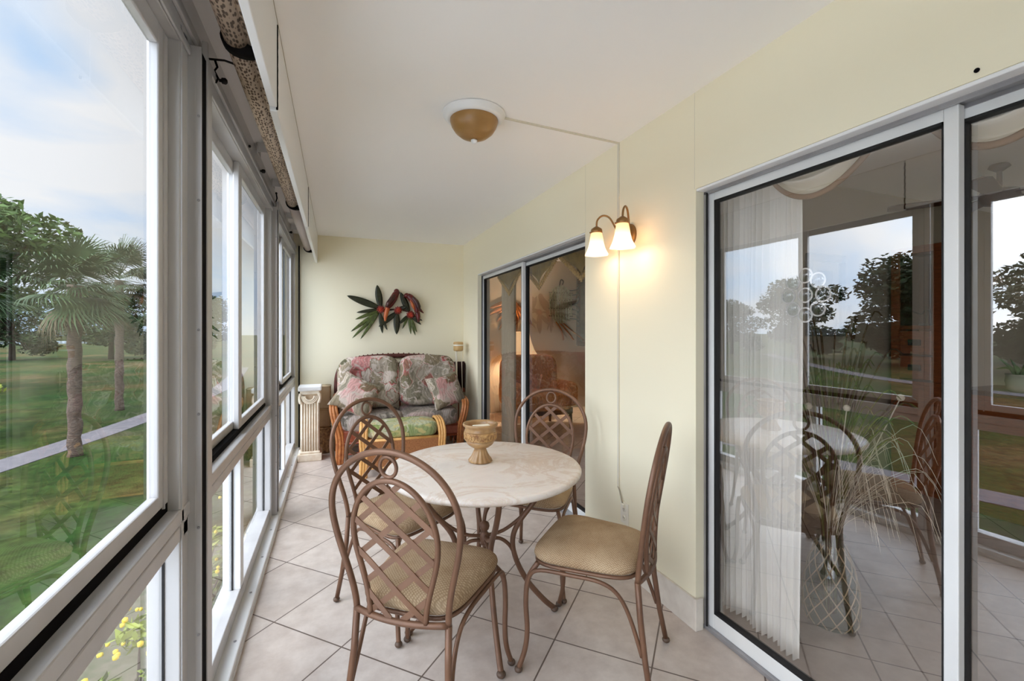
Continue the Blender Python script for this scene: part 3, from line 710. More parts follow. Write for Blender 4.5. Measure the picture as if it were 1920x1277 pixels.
for z0, z1, mt, lab, nm in ((.0, .285, 'potC', 'carved brown square ceramic planter at the bottom of the stack beside the pedestal', 'carved'), (.287, .50, 'potB', 'smooth brown ceramic planter in the middle of the stack', 'smooth'), (.502, .745, 'potA', 'ribbed tan ceramic planter on top of the stack', 'ribbed')):
    t = thing('ceramic_planter', lab, 'planter', (cx, cy, z0), 0, 'ceramic planters stacked beside the pedestal'); h = z1-z0
    m = MB()
    sec = lambda sc, z: [(math.copysign(abs(math.cos(a))**.5, math.cos(a))*.085*sc, math.copysign(abs(math.sin(a))**.5, math.sin(a))*.085*sc, z) for a in [2*PI*i/40 for i in range(40)]]
    lv = [(.9, 0), (.99, h*.12), (1.0, h*.5), (.98, h*.85), (.92, h)] if nm != 'ribbed' else [(x_, h*i/24) for i, x_ in enumerate([.97+.03*(k % 2) for k in range(25)])]
    vs = []; fs = []
    for sc, z in lv: vs += sec(sc, z)
    for i in range(len(lv)-1):
        for k in range(40): fs.append((i*40+k, i*40+(k+1) % 40, i*40+40+(k+1) % 40, i*40+40+k))
    fs += [tuple(range(40))[::-1], tuple((len(lv)-1)*40+k for k in range(40))]; m.add(vs, fs); m.build('body', mt, t)
    m = MB(); m.tube(sec(.96, h-.008), .007, 6, closed=True); m.build('rim', mt, t)
t = thing('drum_head_pole', 'white pole with tan drum head leaning in the corner behind the loveseat', 'pole', (1.405, 5.40, 0))
m = MB(); m.tube([(.0, .05, 0), (-.02, 0, .6), (-.035, -.03, 1.11)], .011, 10); m.build('pole', 'plastic', t)
m = MB(); m.tube([(.065, .05, .0), (.05, 0, .6), (.03, -.03, 1.11)], .004, 8); m.build('side_rod', 'plastic', t)
m = MB(); m.lathe([(.03, 1.10), (.055, 1.105), (.06, 1.12), (.06, 1.16), (.06, 1.20), (.055, 1.213), (.0, 1.216)], (-.01, -.03, 0), 24); m.build('drum', 'drum', t)
m = MB(); m.lathe([(.0605, 1.166), (.062, 1.17), (.062, 1.178), (.0605, 1.182)], (-.01, -.03, 0), 24, cap=False); m.build('band', 'plastic', t)
t = thing('push_broom', 'upturned dark brown bristle broom in the corner beside the loveseat', 'broom', (1.432, 5.52, 0))
m = MB(); m.box(-.08, .08, -.03, .03, .58, .64, .006); m.tube([(0, 0, .6), (.01, .02, 0)], .012, 8); m.build('block', 'rattand', t)
m = MB(); rr = random.Random(3)
for i in range(420):
    x, y = rr.uniform(-.078, .078), rr.uniform(-.032, .032); m.tube([(x, y, .63), (x*1.04+rr.uniform(-.006, .006), y*1.3, rr.uniform(.93, .965))], .0026, 4)
m.build('bristles', 'bristle', t)

# ------------------------------------------------------------------ parrot wall art (drawn in metres on the end wall)
t = thing('parrot_wall_art', 'metal wall sculpture of two red parrots among palm leaves above the loveseat', 'wall art', (.06, YB, 2.04))
K = .00073
def A(cx, cy): return Vector((cx*K, 0, -cy*K))
def leaf(a, b, w, mt, y=-.03, bend=0.0, tipy=-.05):
    a, b = A(*a), A(*b); d = b-a; L = d.length; d.normalize(); n = Vector((-d.z, 0, d.x)); m = MB(); N = 14
    vs = []; fs = []
    for i in range(N+1):
        u = i/N; wd = 1.25*w*K*(math.sin(PI*min(1, u*.88+.1))**.7)*(1 if u < .99 else .3); c = a+d*L*u+n*bend*K*math.sin(PI*u); yy = y+(tipy-y)*u
        for s, dy in ((-1, 0), (-.5, -.006), (0, -.002), (.5, -.006), (1, 0), (0, .006)):
            vs.append((c.x+n.x*wd*s, yy+dy, c.z+n.z*wd*s))
    for i in range(N):
        for k in range(6): fs.append((i*6+k, i*6+(k+1) % 6, i*6+6+(k+1) % 6, i*6+6+k))
    fs += [tuple(range(6))[::-1], tuple(N*6+k for k in range(6))]
    m.add(vs, fs); return m.build('leaf', mt, t)
for a, b, w, mt in (((580, 570), (90, 390), 44, 'leafd'), ((600, 560), (545, 205), 44, 'leafd'), ((1060, 640), (915, 310), 40, 'leafd'), ((860, 650), (855, 1005), 42, 'leafd'), ((860, 640), (570, 880), 34, 'leafd'),
                    ((590, 640), (630, 990), 26, 'leafd'), ((600, 680), (705, 935), 20, 'leafd'), ((560, 600), (230, 655), 22, 'leafd'), ((560, 620), (210, 765), 22, 'leafm'), ((560, 640), (145, 960), 24, 'leafm'), ((565, 650), (165, 1065), 22, 'leafm'), ((570, 655), (290, 1080), 22, 'leafm'),
                    ((1060, 680), (900, 830), 24, 'leafd'), ((1050, 700), (945, 915), 16, 'leafm'), ((1055, 700), (1085, 1005), 18, 'leafm'), ((1060, 700), (1160, 1025), 18, 'leafm'), ((1070, 700), (1185, 975), 18, 'leafm'), ((1080, 690), (1255, 845), 20, 'leafd'), ((1090, 690), (1275, 775), 18, 'leafd'), ((860, 610), (1010, 545), 30, 'leafd')):
    leaf(a, b, w, mt)
for (cx_, cy_) in ((600, 600), (875, 610), (1075, 680)):
    c = A(cx_, cy_); m = MB()
    for k in range(11):
        a = 2*PI*k/11; d = Vector((math.cos(a), 0, math.sin(a))); o0 = Vector((c.x, 0, c.z))
        m.tube([o0+d*.012+Vector((0, -.05, 0)), o0+d*.034+Vector((0, -.07, 0)), o0+d*.05+Vector((0, -.055, 0))], [.009, .0125, .003], 8)
    fl_ = m.build('blossom', 'flowerd', t); m = MB()
    for k in range(7):
        a = 2*PI*k/7; m.ball((c.x+.017*math.cos(a), -.078, c.z+.017*math.sin(a)), .0095, 8)
    m.ball((c.x, -.082, c.z), .011, 8); m.build('blossom_centre', 'flower', fl_)
def blob(path, radii, mt, nm, y=-.06, dep=.55, par=t):
    m = MB(); m.tube(bez([A(*p)+Vector((0, y, 0)) for p in path], 6), [K*r_ for r_ in _ip(radii, 6)], 14, flat=(1, 1), up=(0, 1, 0))
    return m.build(nm, mt, par)
def _ip(r, n):
    out = []
    for i in range(len(r)-1): out += [r[i]+(r[i+1]-r[i])*k/n for k in range(n)]
    return out+[r[-1]]
p1 = blob([(838, 300), (842, 330), (800, 420), (740, 510), (700, 575)], [36, 50, 62, 60, 34], 'parrot', 'parrot', -.062)
blob([(815, 355), (770, 430), (715, 510), (690, 560)], [20, 42, 40, 10], 'wing', 'wing', -.098, par=p1)
blob([(715, 560), (690, 640), (675, 720), (670, 790)], [38, 40, 30, 12], 'tail', 'tail', -.06, par=p1)
m = MB(); c = A(850, 300); m.ball((c.x, -.062, c.z), 44*K, 12); m.build('head', 'parrot', p1)
m = MB(); m.tube([A(880, 300)+Vector((0, -.066, 0)), A(898, 318)+Vector((0, -.066, 0)), A(892, 342)+Vector((0, -.066, 0))], [14*K, 10*K, 2*K], 8); m.build('beak', 'wing', p1)
p2 = blob([(1030, 360), (1080, 400), (1150, 480), (1180, 570), (1185, 640)], [40, 56, 66, 56, 38], 'parrot', 'parrot', -.062)
blob([(1100, 390), (1160, 460), (1200, 550), (1205, 620)], [18, 40, 38, 10], 'wing', 'wing', -.098, par=p2)
blob([(1070, 440), (1110, 530), (1140, 600)], [16, 30, 10], 'tail', 'wing', -.09, par=p2)
blob([(1190, 640), (1205, 720), (1210, 800)], [40, 36, 14], 'parrot', 'tail', -.06, par=p2)
blob([(1225, 580), (1260, 620), (1295, 650)], [24, 18, 5], 'parrot', 'tail', -.055, par=p2)
m = MB(); c = A(1015, 365); m.ball((c.x, -.062, c.z), 44*K, 12); m.build('head', 'parrot', p2)
m = MB(); m.tube([A(985, 365)+Vector((0, -.066, 0)), A(966, 385)+Vector((0, -.066, 0)), A(972, 410)+Vector((0, -.066, 0))], [15*K, 11*K, 2*K], 8); m.build('beak', 'wing', p2)
m = MB(); m.tube(bez([A(560, 640)+Vector((0, -.02, 0)), A(760, 600)+Vector((0, -.025, 0)), A(960, 600)+Vector((0, -.025, 0)), A(1150, 690)+Vector((0, -.02, 0))], 5), .01, 8)
for c_ in ((600, 600), (1075, 680)):
    p = A(*c_); m.tube([(p.x, 0, p.z), (p.x, -.05, p.z)], .006, 6)
m.build('branch', 'wing', t)

# ------------------------------------------------------------------ lights and wiring
t = thing('ceiling_light', 'white ringed flush ceiling light with an amber glass dome', 'ceiling light', (.645, 2.17, ZC))
m = MB(); m.lathe([(.02, 0), (.15, 0), (.157, -.004), (.155, -.012), (.148, -.016), (.146, -.026), (.135, -.034), (.125, -.037), (.118, -.034), (.02, -.03)], seg=56); m.build('ring', 'white', t)
m = MB(); m.lathe([(.119, -.033), (.119, -.042), (.112, -.066), (.095, -.092), (.068, -.114), (.035, -.127), (.001, -.131)], seg=48, cap=False); m.build('dome', 'amber', t)
m = MB(); m.lathe([(.006, -.128), (.016, -.132), (.016, -.139), (.01, -.147), (.001, -.149)], seg=18); m.build('finial', 'white', t)
t = thing('wall_sconce', 'two-arm antique brass wall sconce with lit peach glass shades', 'wall lamp', (XW, 2.10, 1.885))
m = MB(); m.xf = Matrix.Rotation(R(-90), 4, 'Y'); m.lathe([(.063, 0), (.063, .008), (.055, .016), (.03, .022), (.018, .034), (.001, .036)], seg=32); m.build('backplate', 'brass', t)
lamps = []
for s in (1, -1):
    y = s*.125
    m = MB(); m.tube(bez([(-.02, s*.01, -.01), (-.035, s*.04, .0), (-.05, s*.062, .05), (-.075, s*.085, .11), (-.105, s*.108, .125), (-.13, y, .10), (-.135, y, .055)], 6), .0055, 8); arm = m.build('arm', 'brass', t)
    m = MB(); m.lathe([(.006, .066), (.016, .06), (.03, .05), (.033, .04), (.033, .028), (.028, .026), (.0, .03)], (-.135, y, 0), 24)
    for q in range(3):
        a = 2*PI*q/3+.4; m.ball((-.135+.036*math.cos(a), y+.036*math.sin(a), .032), .005, 8)
    m.build('fitter', 'brass', arm)
    wob = lambda i, a: (.05*math.cos(6*a) if i >= 5 else 0)
    m = MB(); m.lathe([(.026, .03), (.031, .026), (.036, .0), (.041, -.03), (.047, -.055), (.058, -.08), (.068, -.098)], (-.135, y, 0), 48, cap=False, wob=wob); sh = m.build('shade', 'shade', arm)
    m = MB(); m.ball((-.135, y, -.05), .024, 14, (1, 1, 1.3)); m.build('bulb', 'bulb', arm)
    lamps.append((XW-.135, 2.10+y, 1.885-.09))
for i, p in enumerate(lamps):
    L = bpy.data.lights.new('bulb_light', 'POINT'); L.energy = 1.3; L.color = (1, .8, .58); L.shadow_soft_size = .03; o = bpy.data.objects.new('bulb_light', L); o.location = p; COL.objects.link(o)
t = thing('wire_raceway', 'thin painted wire raceway running from ceiling light down the wall to the outlet', 'wire cover', (XW, 2.2, ZC))
m = MB(); m.box(-.77, 0, -.006, .006, -.009, 0, .002); m.xf = Matrix.Identity(4); o = m.build('ceiling_run', 'raceway', t); o.rotation_euler = (0, 0, R(4))
m = MB(); m.box(-.009, 0, -.006, .006, -1.99, -.002, .002); m.build('wall_run', 'raceway', t)
m = MB(); m.tube([(-.008, 0, -1.98), (-.008, -.015, -2.0), (-.01, -.052, -2.075)], .004, 8); m.build('cord', 'cord', t)
t = thing('wall_outlet', 'ivory double wall outlet low on the yellow wall behind the sideways chair', 'outlet', (XW, 2.142, .325))
m = MB(); m.box(-.006, 0, -.037, .037, -.06, .06, .003); m.build('plate', 'plastic', t)
for z in (-.025, .025):
    m = MB(); m.xf = Matrix.Translation((-.006, 0, z)) @ Matrix.Rotation(R(-90), 4, 'Y'); m.lathe([(.016, 0), (.016, .003), (.001, .003)], seg=20); s_ = m.build('socket', 'plastic', t)
    m = MB()
    for y in (-.006, .006): m.box(-.0095, -.009, y-.001, y+.001, z-.004, z+.006)
    m.build('slot', 'dark', s_)
m = MB(); m.box(-.022, -.0085, -.014, .014, .035, .055, .004); m.build('plug', 'plastic', t)
m = MB(); m.xf = Matrix.Translation((XW-.001, .64, 2.021)) @ Matrix.Rotation(R(-90), 4, 'Y'); m.lathe([(.006, 0), (.006, .002), (.003, .003), (.0, .003)], seg=12)
m.build('screw_hole', 'dark', bpy.data.objects['wall_right'])

# ------------------------------------------------------------------ things behind the near door
t = thing('sheer_curtain', 'white pleated sheer curtain hanging behind the near sliding door', 'curtain', (1.765, 1.28, 0))
m = MB()
def cf(u, v):
    y = u*.42; z = 2.06-v*2.035; f = .018+.012*math.sin(u*17); ph = u*2*PI*17+.4*math.sin(v*3+u*9)
    fl = .0 if u > .25 else .012*(v**2)
    return (f*math.sin(ph)*(1 if u > .22 else .35)+.01*math.sin(v*4+u*5)-.02*v*(u < .2), y-fl*3*(.25-u if u < .25 else 0), z+.006*math.sin(ph))
m.grid(cf, 200, 24); m.build('fabric', 'sheer', t)
m = MB(); m.tube([(0, -1.6, 2.08), (0, .42, 2.08)], .012, 8); m.build('rod', 'white', t)
def swag(yc, half, drop, lab):
    t = thing('swag_valance', lab, 'valance', (1.72, yc, 2.045), 0, 'swags over the near door')
    m = MB()
    def f(u, v):
        s = u*2-1; y = s*half*(1-.12*v); sag = drop*(1-s*s)**.9*v; fold = .032*math.sin(v*PI*7.5)*(1-abs(s)**3)
        return (-.01-.045*(1-s*s)*math.sin(PI*min(1, v))+fold, y, .02-sag-.03*v*(1-s*s))
    m.grid(f, 40, 40); fab = m.build('fabric', 'swag', t)
    m = MB(); m.tube([Vector(f(i/40, 1))+Vector((0, 0, -.008)) for i in range(41)], .008, 6, flat=(1.3, .5)); m.build('trim', 'swagtrim', t)
    return t
swag(1.17, .27, .16, 'ivory swag hanging beside the sheer curtain')
swag(.66, .228, .16, 'ivory swag hanging behind the white door stile')
swag(.19, .24, .16, 'ivory swag at the right edge of the near door')
t = thing('suncatcher', 'suncatcher of nine clear glass discs stuck on the near door pane', 'suncatcher', (XW+.045+.014+.017, 1.150, 1.487))
dp = [(0, 0)]+[(.066*math.cos(R(90+45*k)), .072*math.sin(R(90+45*k))) for k in range(8)]
for (y, z) in dp:
    m = MB(); m.xf = Matrix.Translation((.004, y, z)) @ Matrix.Rotation(R(90), 4, 'Y'); m.lathe([(.0, -.003), (.02, -.003), (.026, 0), (.02, .003), (.0, .003)], seg=28); m.box(-.001, .001, -.012, .012, .002, .004) if 0 else None; d = m.build('disc', 'disc', t)
    m = MB(); m.xf = Matrix.Translation((.004, y, z)) @ Matrix.Rotation(R(90), 4, 'Y'); m.tube([(.026*math.cos(a), .026*math.sin(a), 0) for a in [2*PI*i/28 for i in range(28)]], .003, 6, closed=True); m.build('rim', 'white', d)
t = thing('netted_floor_vase', 'tall floor vase wrapped in rope net, full of dried grasses', 'vase', (2.15, 1.42, 0))
vp = [(.09, .002), (.105, .02), (.11, .08), (.105, .18), (.085, .28), (.06, .35), (.05, .39), (.058, .41)]
m = MB(); m.lathe(vp, seg=40, cap=False); m.lathe([(0, .002), (.09, .002)], seg=40, cap=False); m.build('vessel', 'vase', t)
def rad(z):
    for (r0, z0), (r1, z1) in zip(vp, vp[1:]):
        if z0 <= z <= z1: return r0+(r1-r0)*(z-z0)/(z1-z0)
    return vp[-1][0]
m = MB()
for s in (1, -1):
    for k in range(12):
        m.tube([((rad(z)+.004)*math.cos(2*PI*k/12+s*z*6), (rad(z)+.004)*math.sin(2*PI*k/12+s*z*6), z) for z in [.01+.36*i/16 for i in range(17)]], .0028, 5)
m.build('rope_net', 'net', t)
rr = random.Random(11)
def stems(n, zmin, zmax, spread, mt, nm, rad_=.0018, droop=.0, bias=(0, 0)):
    m = MB()
    for i in range(n):
        a = rr.uniform(0, 2*PI); h = rr.uniform(zmin, zmax); sp = rr.uniform(.1, 1)*spread; dx, dy = math.cos(a)*sp+bias[0], math.sin(a)*sp+bias[1]
        m.tube(bez([(.02*math.cos(a), .02*math.sin(a), .05), (.03*math.cos(a), .03*math.sin(a), .4), (dx*.4, dy*.4, .4+(h-.4)*.6), (dx, dy, h), (dx*1.3, dy*1.3, h-droop*rr.uniform(.3, 1))], 4), [rad_]*16+[rad_*.5], 4)
    return m.build(nm, mt, t)
stems(64, .85, 1.2, .28, 'grassy', 'grass_blades', .003, .02)
stems(26, 1.0, 1.5, .28, 'reed', 'reeds', .0035, .0)
stems(90, .62, .95, .25, 'plume', 'plume_sprays', .0013, .3, (.09, -.06))
m = MB()
for i in range(7):
    a = rr.uniform(0, 6.28); ca, sa = math.cos(a), math.sin(a); h = 1.15+.04*i
    m.tube(bez([(.02*ca, .02*sa, .1), (.04*ca, .04*sa, .5), (.12*ca, .12*sa, h)], 4), .003, 5); m.tube([(.12*ca, .12*sa, h), (.14*ca, .14*sa, h+.12)], .008, 8)
m.build('cattails', 'reed', t)
m = MB()
for i in range(6):
    a = rr.uniform(0, 6.28); q = rr.uniform(.1, .28); z = rr.uniform(.85, 1.1); ca, sa = math.cos(a), math.sin(a)
    m.tube(bez([(.02*ca, .02*sa, .1), (.03*ca, .03*sa, .45), (q*ca, q*sa, z)], 5), .0025, 5); m.ball((q*ca, q*sa, z), rr.uniform(.010, .016), 8)
m.build('seed_heads', 'plume', t)
t = thing('framed_picture', 'tall picture in a black frame on the wall of the near room', 'picture', (3.70, 2.5, 1.64))
m = MB()
for a in ((-.22, .22, -.33, -.27), (-.22, .22, .27, .33), (-.22, -.17, -.27, .27), (.17, .22, -.27, .27)): m.box(a[0], a[1], -.035, -.002, a[2], a[3], .005)
m.build('frame', 'blackfr', t)
m = MB(); m.box(-.175, .175, -.012, -.004, -.275, .275); m.build('mat_board', 'matte', t)
m = MB(); m.box(-.09, .09, -.014, -.0115, -.17, .2); m.build('print', 'art', t)
t = thing('oak_hutch', 'narrow reddish oak hutch with glass door above two drawers in the near room', 'hutch', (4.66, 2.285, 0), R(-90))
m = MB(); m.box(-.18, .18, -.15, .15, 0, .9, .006); m.box(-.19, .19, -.17, .15, .9, .93, .005); m.box(-.18, .18, .13, .15, .93, 2.05); m.box(-.18, -.115, -.15, .13, .93, 2.0, .004); m.box(.115, .18, -.15, .13, .93, 2.0, .004)
m.box(-.18, .18, -.15, .15, 2.0, 2.06, .004); m.box(-.115, .115, -.13, .13, 1.365, 1.395, .003); m.build('case', 'hutch', t)
for z in (.95, 1.16):
    m = MB(); m.box(-.112, .112, -.16, .1, z, z+.19, .006); d = m.build('drawer', 'hutch', t)
    m = MB(); m.box(-.045, .045, -.172, -.16, z+.07, z+.12, .004); m.build('pull', 'blackmetal', d)
m = MB(); m.box(-.112, .112, -.142, -.137, 1.40, 1.98); m.build('glass_door', 'cabglass', t)
t = thing('mug_tree', 'small dark metal mug tree inside the hutch', 'mug tree', (4.66, 2.285, 1.396), R(-90))
m = MB(); m.lathe([(.05, 0), (.05, .01), (.01, .02), (.008, .16), (.0, .17)], seg=16); m.build('stand', 'blackmetal', t)
m = MB(); m.tube(bez([(-.09, 0, .12), (-.03, 0, .1), (0, 0, .14), (.05, 0, .1), (.09, 0, .13)], 5), .006, 6); m.build('arms', 'blackmetal', t)
t = thing('sideboard', 'long reddish oak sideboard standing in the near room', 'sideboard', (4.7, 1.35, 0))
m = MB(); m.box(-.28, .28, -.9, .6, .06, .88, .008); m.box(-.26, .26, -.86, .56, 0, .06); m.build('case', 'hutch', t)
m = MB(); m.box(-.3, .3, -.93, .63, .88, .915, .006); m.build('top', 'hutchd', t)
for k in range(3):
    m = MB(); y = -.88+.49*k; m.box(-.292, -.278, y+.02, y+.47, .12, .84, .004); d = m.build('door', 'hutch', t)
    m = MB(); m.ball((-.3, y+.07, .5), .014, 8); m.build('knob', 'blackmetal', d)
t = thing('potted_aloe', 'aloe in a pale round pot on the sideboard', 'plant', (4.52, 1.66, .915))
m = MB(); m.lathe([(.05, 0), (.075, .02), (.085, .08), (.08, .12), (.085, .13), (.07, .13), (.06, .1), (0, .1)], seg=28); m.build('pot', 'pot', t)
for k in range(11):
    a = 2*PI*k/11*1.6; q = .05+.06*((k*7) % 5)/5; m = MB(); m.tube(bez([(.02*math.cos(a), .02*math.sin(a), .1), (q*.6*math.cos(a), q*.6*math.sin(a), .17), (q*1.3*math.cos(a), q*1.3*math.sin(a), .24-.04*(k % 3))], 4), [.013]*4+[.011, .009, .007, .004, .001], 6); m.build('leaf', 'aloe', t)
t = thing('ceiling_fan', 'dark wooden ceiling fan in the near room', 'ceiling fan', (4.45, 1.75, 2.55))
m = MB(); m.tube([(0, 0, 0), (0, 0, -.2)], .015, 10); m.lathe([(.05, 0), (.06, -.02), (.02, -.05)], seg=20); m.lathe([(.03, -.17), (.1, -.19), (.11, -.24), (.09, -.28), (.02, -.3)], seg=24); m.build('motor', 'hutchd', t)
for k in range(5):
    m = MB(); m.xf = Matrix.Rotation(R(120+72*k), 4, 'Z') @ Matrix.Translation((0, 0, -.22)) @ Matrix.Rotation(R(10), 4, 'X')
    m.prism([(.1, -.03), (.2, -.05), (.55, -.065), (.62, -.04), (.62, .04), (.55, .065), (.2, .05), (.1, .03)], .008); m.build('blade', 'hutchd', t)

# ------------------------------------------------------------------ things behind the far door
t = thing('rust_armchair', 'rust brocade armchair behind the far sliding door', 'armchair', (2.62, 5.75, 0))
m = MB(); m.superell((0, .3, .66), (.42, .15, .34), .4, .35, 36, 16); m.build('backrest', 'chairf', t)
m = MB(); m.superell((0, -.08, .40), (.36, .36, .12), .35, .3, 36, 16); m.build('seat_cushion', 'chairf', t)
for s in (-1, 1):
    m = MB(); m.superell((s*.38, -.02, .48), (.09, .36, .17), .4, .4, 30, 14); m.build('arm', 'chairf', t)
    for y in (-.32, .3):
        m = MB(); m.tube([(s*.35, y, .3), (s*.36, y*1.05, 0)], [.03, .018], 8); m.build('leg', 'hutchd', t)
m = MB(); m.box(-.38, .38, -.36, .36, .22, .32, .02); m.build('seat_frame', 'hutchd', t)
t = thing('side_table', 'dark side table carrying the lamp behind the armchair', 'table', (2.72, 6.55, 0))
m = MB(); m.lathe([(.24, .60), (.25, .605), (.25, .625), (.24, .63), (.0, .63)], seg=32); m.build('top', 'hutchd', t)
for k in range(4):
    a = PI/4+k*PI/2; m = MB(); m.tube([(.17*math.cos(a), .17*math.sin(a), .6), (.2*math.cos(a), .2*math.sin(a), 0)], .018, 8); m.build('leg', 'hutchd', t)
t = thing('table_lamp', 'lit table lamp with a cream bell shade in the living room', 'lamp', (2.72, 6.55, .63))
m = MB(); m.lathe([(.08, 0), (.085, .02), (.03, .05), (.06, .14), (.07, .2), (.03, .3), (.012, .33), (.012, .42)], seg=24); m.build('base', 'brass', t)
m = MB(); m.lathe([(.125, .70), (.13, .65), (.16, .53), (.20, .42), (.25, .34)], seg=40, cap=False, wob=lambda i, a: .012*math.cos(20*a)); m.build('lamp_shade', 'lampsh', t)
L = bpy.data.lights.new('lamp_light', 'POINT'); L.energy = 60; L.color = (1, .8, .58); L.shadow_soft_size = .06; o = bpy.data.objects.new('lamp_light', L); o.location = (2.72, 6.55, 1.15); COL.objects.link(o)
def wall_fan(x, z, ang0, ang1, n, L_, mt, lab):
    t = thing('metal_leaf_sculpture', lab, 'wall art', (x, 7.0, z))
    for k in range(n):
        a = R(ang0+(ang1-ang0)*k/(n-1)); d = Vector((math.cos(a), 0, math.sin(a))); nn = Vector((-d.z, 0, d.x)); m = MB(); ll = L_*(.8+.2*math.sin(k*2.1)); vs = []; fs = []
        for i in range(11):
            u = i/10; wd = .045*math.sin(PI*min(1, .08+u*.9))**.8; c = d*ll*u
            for s, dy in ((-1, 0), (0, -.012), (1, 0), (0, .006)): vs.append((c.x+nn.x*wd*s, -.02-.05*u*(1-u)*2+dy, c.z+nn.z*wd*s))
        for i in range(10):
            for q in range(4): fs.append((i*4+q, i*4+(q+1) % 4, i*4+4+(q+1) % 4, i*4+4+q))
        fs += [(3, 2, 1, 0), (40, 41, 42, 43)]; m.add(vs, fs); m.build('leaf', mt, t)
    m = MB(); m.box(-.04, .04, -.03, 0, -.04, .04, .006); m.build('mount', 'blackmetal', t)
    return t
wall_fan(2.74, 1.86, 200, 310, 11, .58, 'copper', 'copper palm leaf sculpture left of the lamp in the living room')
t = thing('metal_fish_sculpture', 'silver green slatted metal fish sculpture on the living room wall', 'wall art', (3.62, 6.99, 1.80))
m = MB()
for i in range(9):
    x = -.2+.05*i; h = .33*math.sqrt(max(.05, 1-(x/.25)**2)); m.box(x-.018, x+.018, -.05, -.035, -h, h, .005)
m.build('slats', 'fish', t)
m = MB()
for z in (-.2, -.07, .07, .2): m.tube([(-.22, -.03, z), (.24, -.03, z)], .008, 6)
for s in (-1, 1):
    for k in range(4): m.tube(bez([(.15, -.03, s*.08*k), (.3, -.05, s*(.08*k+.02)), (.36, -.05, s*(.08*k+.1)), (.32, -.05, s*(.08*k+.14))], 4), .01, 6)
m.tube(bez([(-.02, -.03, .3), (0, -.04, .42), (.05, -.04, .4), (.03, -.04, .34)], 4), .012, 6); m.tube([(0, 0, 0), (0, -.04, 0)], .01, 6); m.build('rods', 'blackmetal', t)
for k in range(3):
    m = MB(); m.tube(bez([(.05*k-.1, -.03, -.28), (.1*k, -.06, -.45), (.2*k+.05, -.05, -.62)], 5), .014, 6, flat=(1, .3)); m.build('leaf', 'copper', t)
t = thing('tall_framed_panel', 'tall brown framed panel on the living room wall', 'picture', (4.12, 7.0, 1.8))
m = MB()
for a in ((-.17, .17, -.72, -.64), (-.17, .17, .64, .72), (-.17, -.1, -.64, .64), (.1, .17, -.64, .64)): m.box(a[0], a[1], -.035, -.002, a[2], a[3], .006)
m.build('frame', 'hutchd', t); m = MB(); m.box(-.11, .11, -.012, -.004, -.65, .65); m.build('print', 'art', t)
t = thing('tasselled_valance', 'gold pointed valance with tassel fringe inside the far door', 'valance', (1.74, 2.62, 2.14))
pts = []; m = MB(); N = 96
prof = lambda u: .12+.24*(abs(((u*3+.5) % 1)-.5)*2)**1.0
m.grid(lambda u, v: (.02*math.sin(u*2*PI*6)*v, u*2.3, -v*prof(u)), N, 10); m.build('fabric', 'olive', t)
m = MB()
for i in range(N):
    u = i/N; m.tube([(.0, u*2.3, -prof(u)), (.004, u*2.3+.004, -prof(u)-.055)], [.006, .009], 5)
m.build('tassel_fringe', 'tassel', t)
t = thing('side_drape', 'taupe drape hanging inside the far door at its far end', 'curtain', (1.83, 4.62, 0))
m = MB(); m.grid(lambda u, v: (.03*math.sin(u*2*PI*6), u*.33, 2.1-v*2.08), 90, 6); m.build('fabric', 'curtl', t)
m = MB(); m.tube([(0, -2.0, 2.12), (0, .36, 2.12)], .012, 8); m.build('rod', 'brass', t)

# ------------------------------------------------------------------ outdoors
def strip(pts, width, z, th=.03):
    m = MB(); P = [Vector((x, y, z)) for x, y in pts]; vs = []; fs = []
    for i, p in enumerate(P):
        d = (P[min(i+1, len(P)-1)]-P[max(i-1, 0)]).normalized(); n = Vector((-d.y, d.x, 0))
        for s in (-1, 1):
            vs.append(p+n*width/2*s); vs.append(p+n*width/2*s+Vector((0, 0, -th)))
    for i in range(len(P)-1):
        a = i*4; fs += [(a, a+2, a+6, a+4), (a, a+4, a+5, a+1), (a+2, a+3, a+7, a+6), (a+1, a+5, a+7, a+3)]
    m.add(vs, fs, False); return m
g = MB(); g.box(-420, 60, -260, 420, GZ-.5, GZ); struct('ground', g, 'lawn', 'green and yellowing lawn below the balcony')
pl = bez([(-24, -40, 0), (-17.5, -12, 0), (-13.2, 4, 0), (-9.95, 19.5, 0), (-8.7, 28.3, 0), (-8.0, 40, 0), (-10, 60, 0)], 6)
struct('path', strip([(p.x, p.y) for p in pl], 1.25, GZ+.02), 'path', 'narrow grey footpath across the lawn')
pl = bez([(-36, -30, 0), (-38, 0, 0), (-40.5, 20.7, 0), (-48.6, 34.5, 0), (-70, 60, 0)], 6)
struct('path', strip([(p.x, p.y) for p in pl], 1.8, GZ+.02), 'path', 'second grey path farther across the lawn')
m = MB(); pd = [(-2.6, -70), (-2.6, .2), (-8, 2.0), (-45, 14), (-45, -70)]  # pale slab added out of view to bounce daylight onto the balcony ceiling
m.v = [(x, y, GZ+.03) for x, y in pd]+[(x, y, GZ) for x, y in pd]; m.f = [(4, 3, 2, 1, 0), (5, 6, 7, 8, 9)]+[(i, (i+1) % 5, 5+(i+1) % 5, 5+i) for i in range(5)]; m.sm = [False]*7
struct('added_bounce_deck', m, 'deck', 'added unseen pale deck bouncing daylight up to the ceiling')
m = MB(); m.xf = Matrix.Translation((-98, 205, GZ+.015)); m.prism([(48*math.cos(a)*(1+.1*math.sin(3*a)), 22*math.sin(a)) for a in [2*PI*i/40 for i in range(40)]], .03); struct('pond', m, 'water', 'pale pond in the distance')
struct('mulch_bed', strip([(-2.2, -6), (-2.3, 2), (-2.6, 6), (-2.3, 11)], 3.2, GZ+.025), 'soil', 'bare mulch bed along the building foot')
struct('building_wall', MB().box(-.56, -.54, -2.3, 5.75, GZ, -.02), 'conc', 'outer wall below the windows')

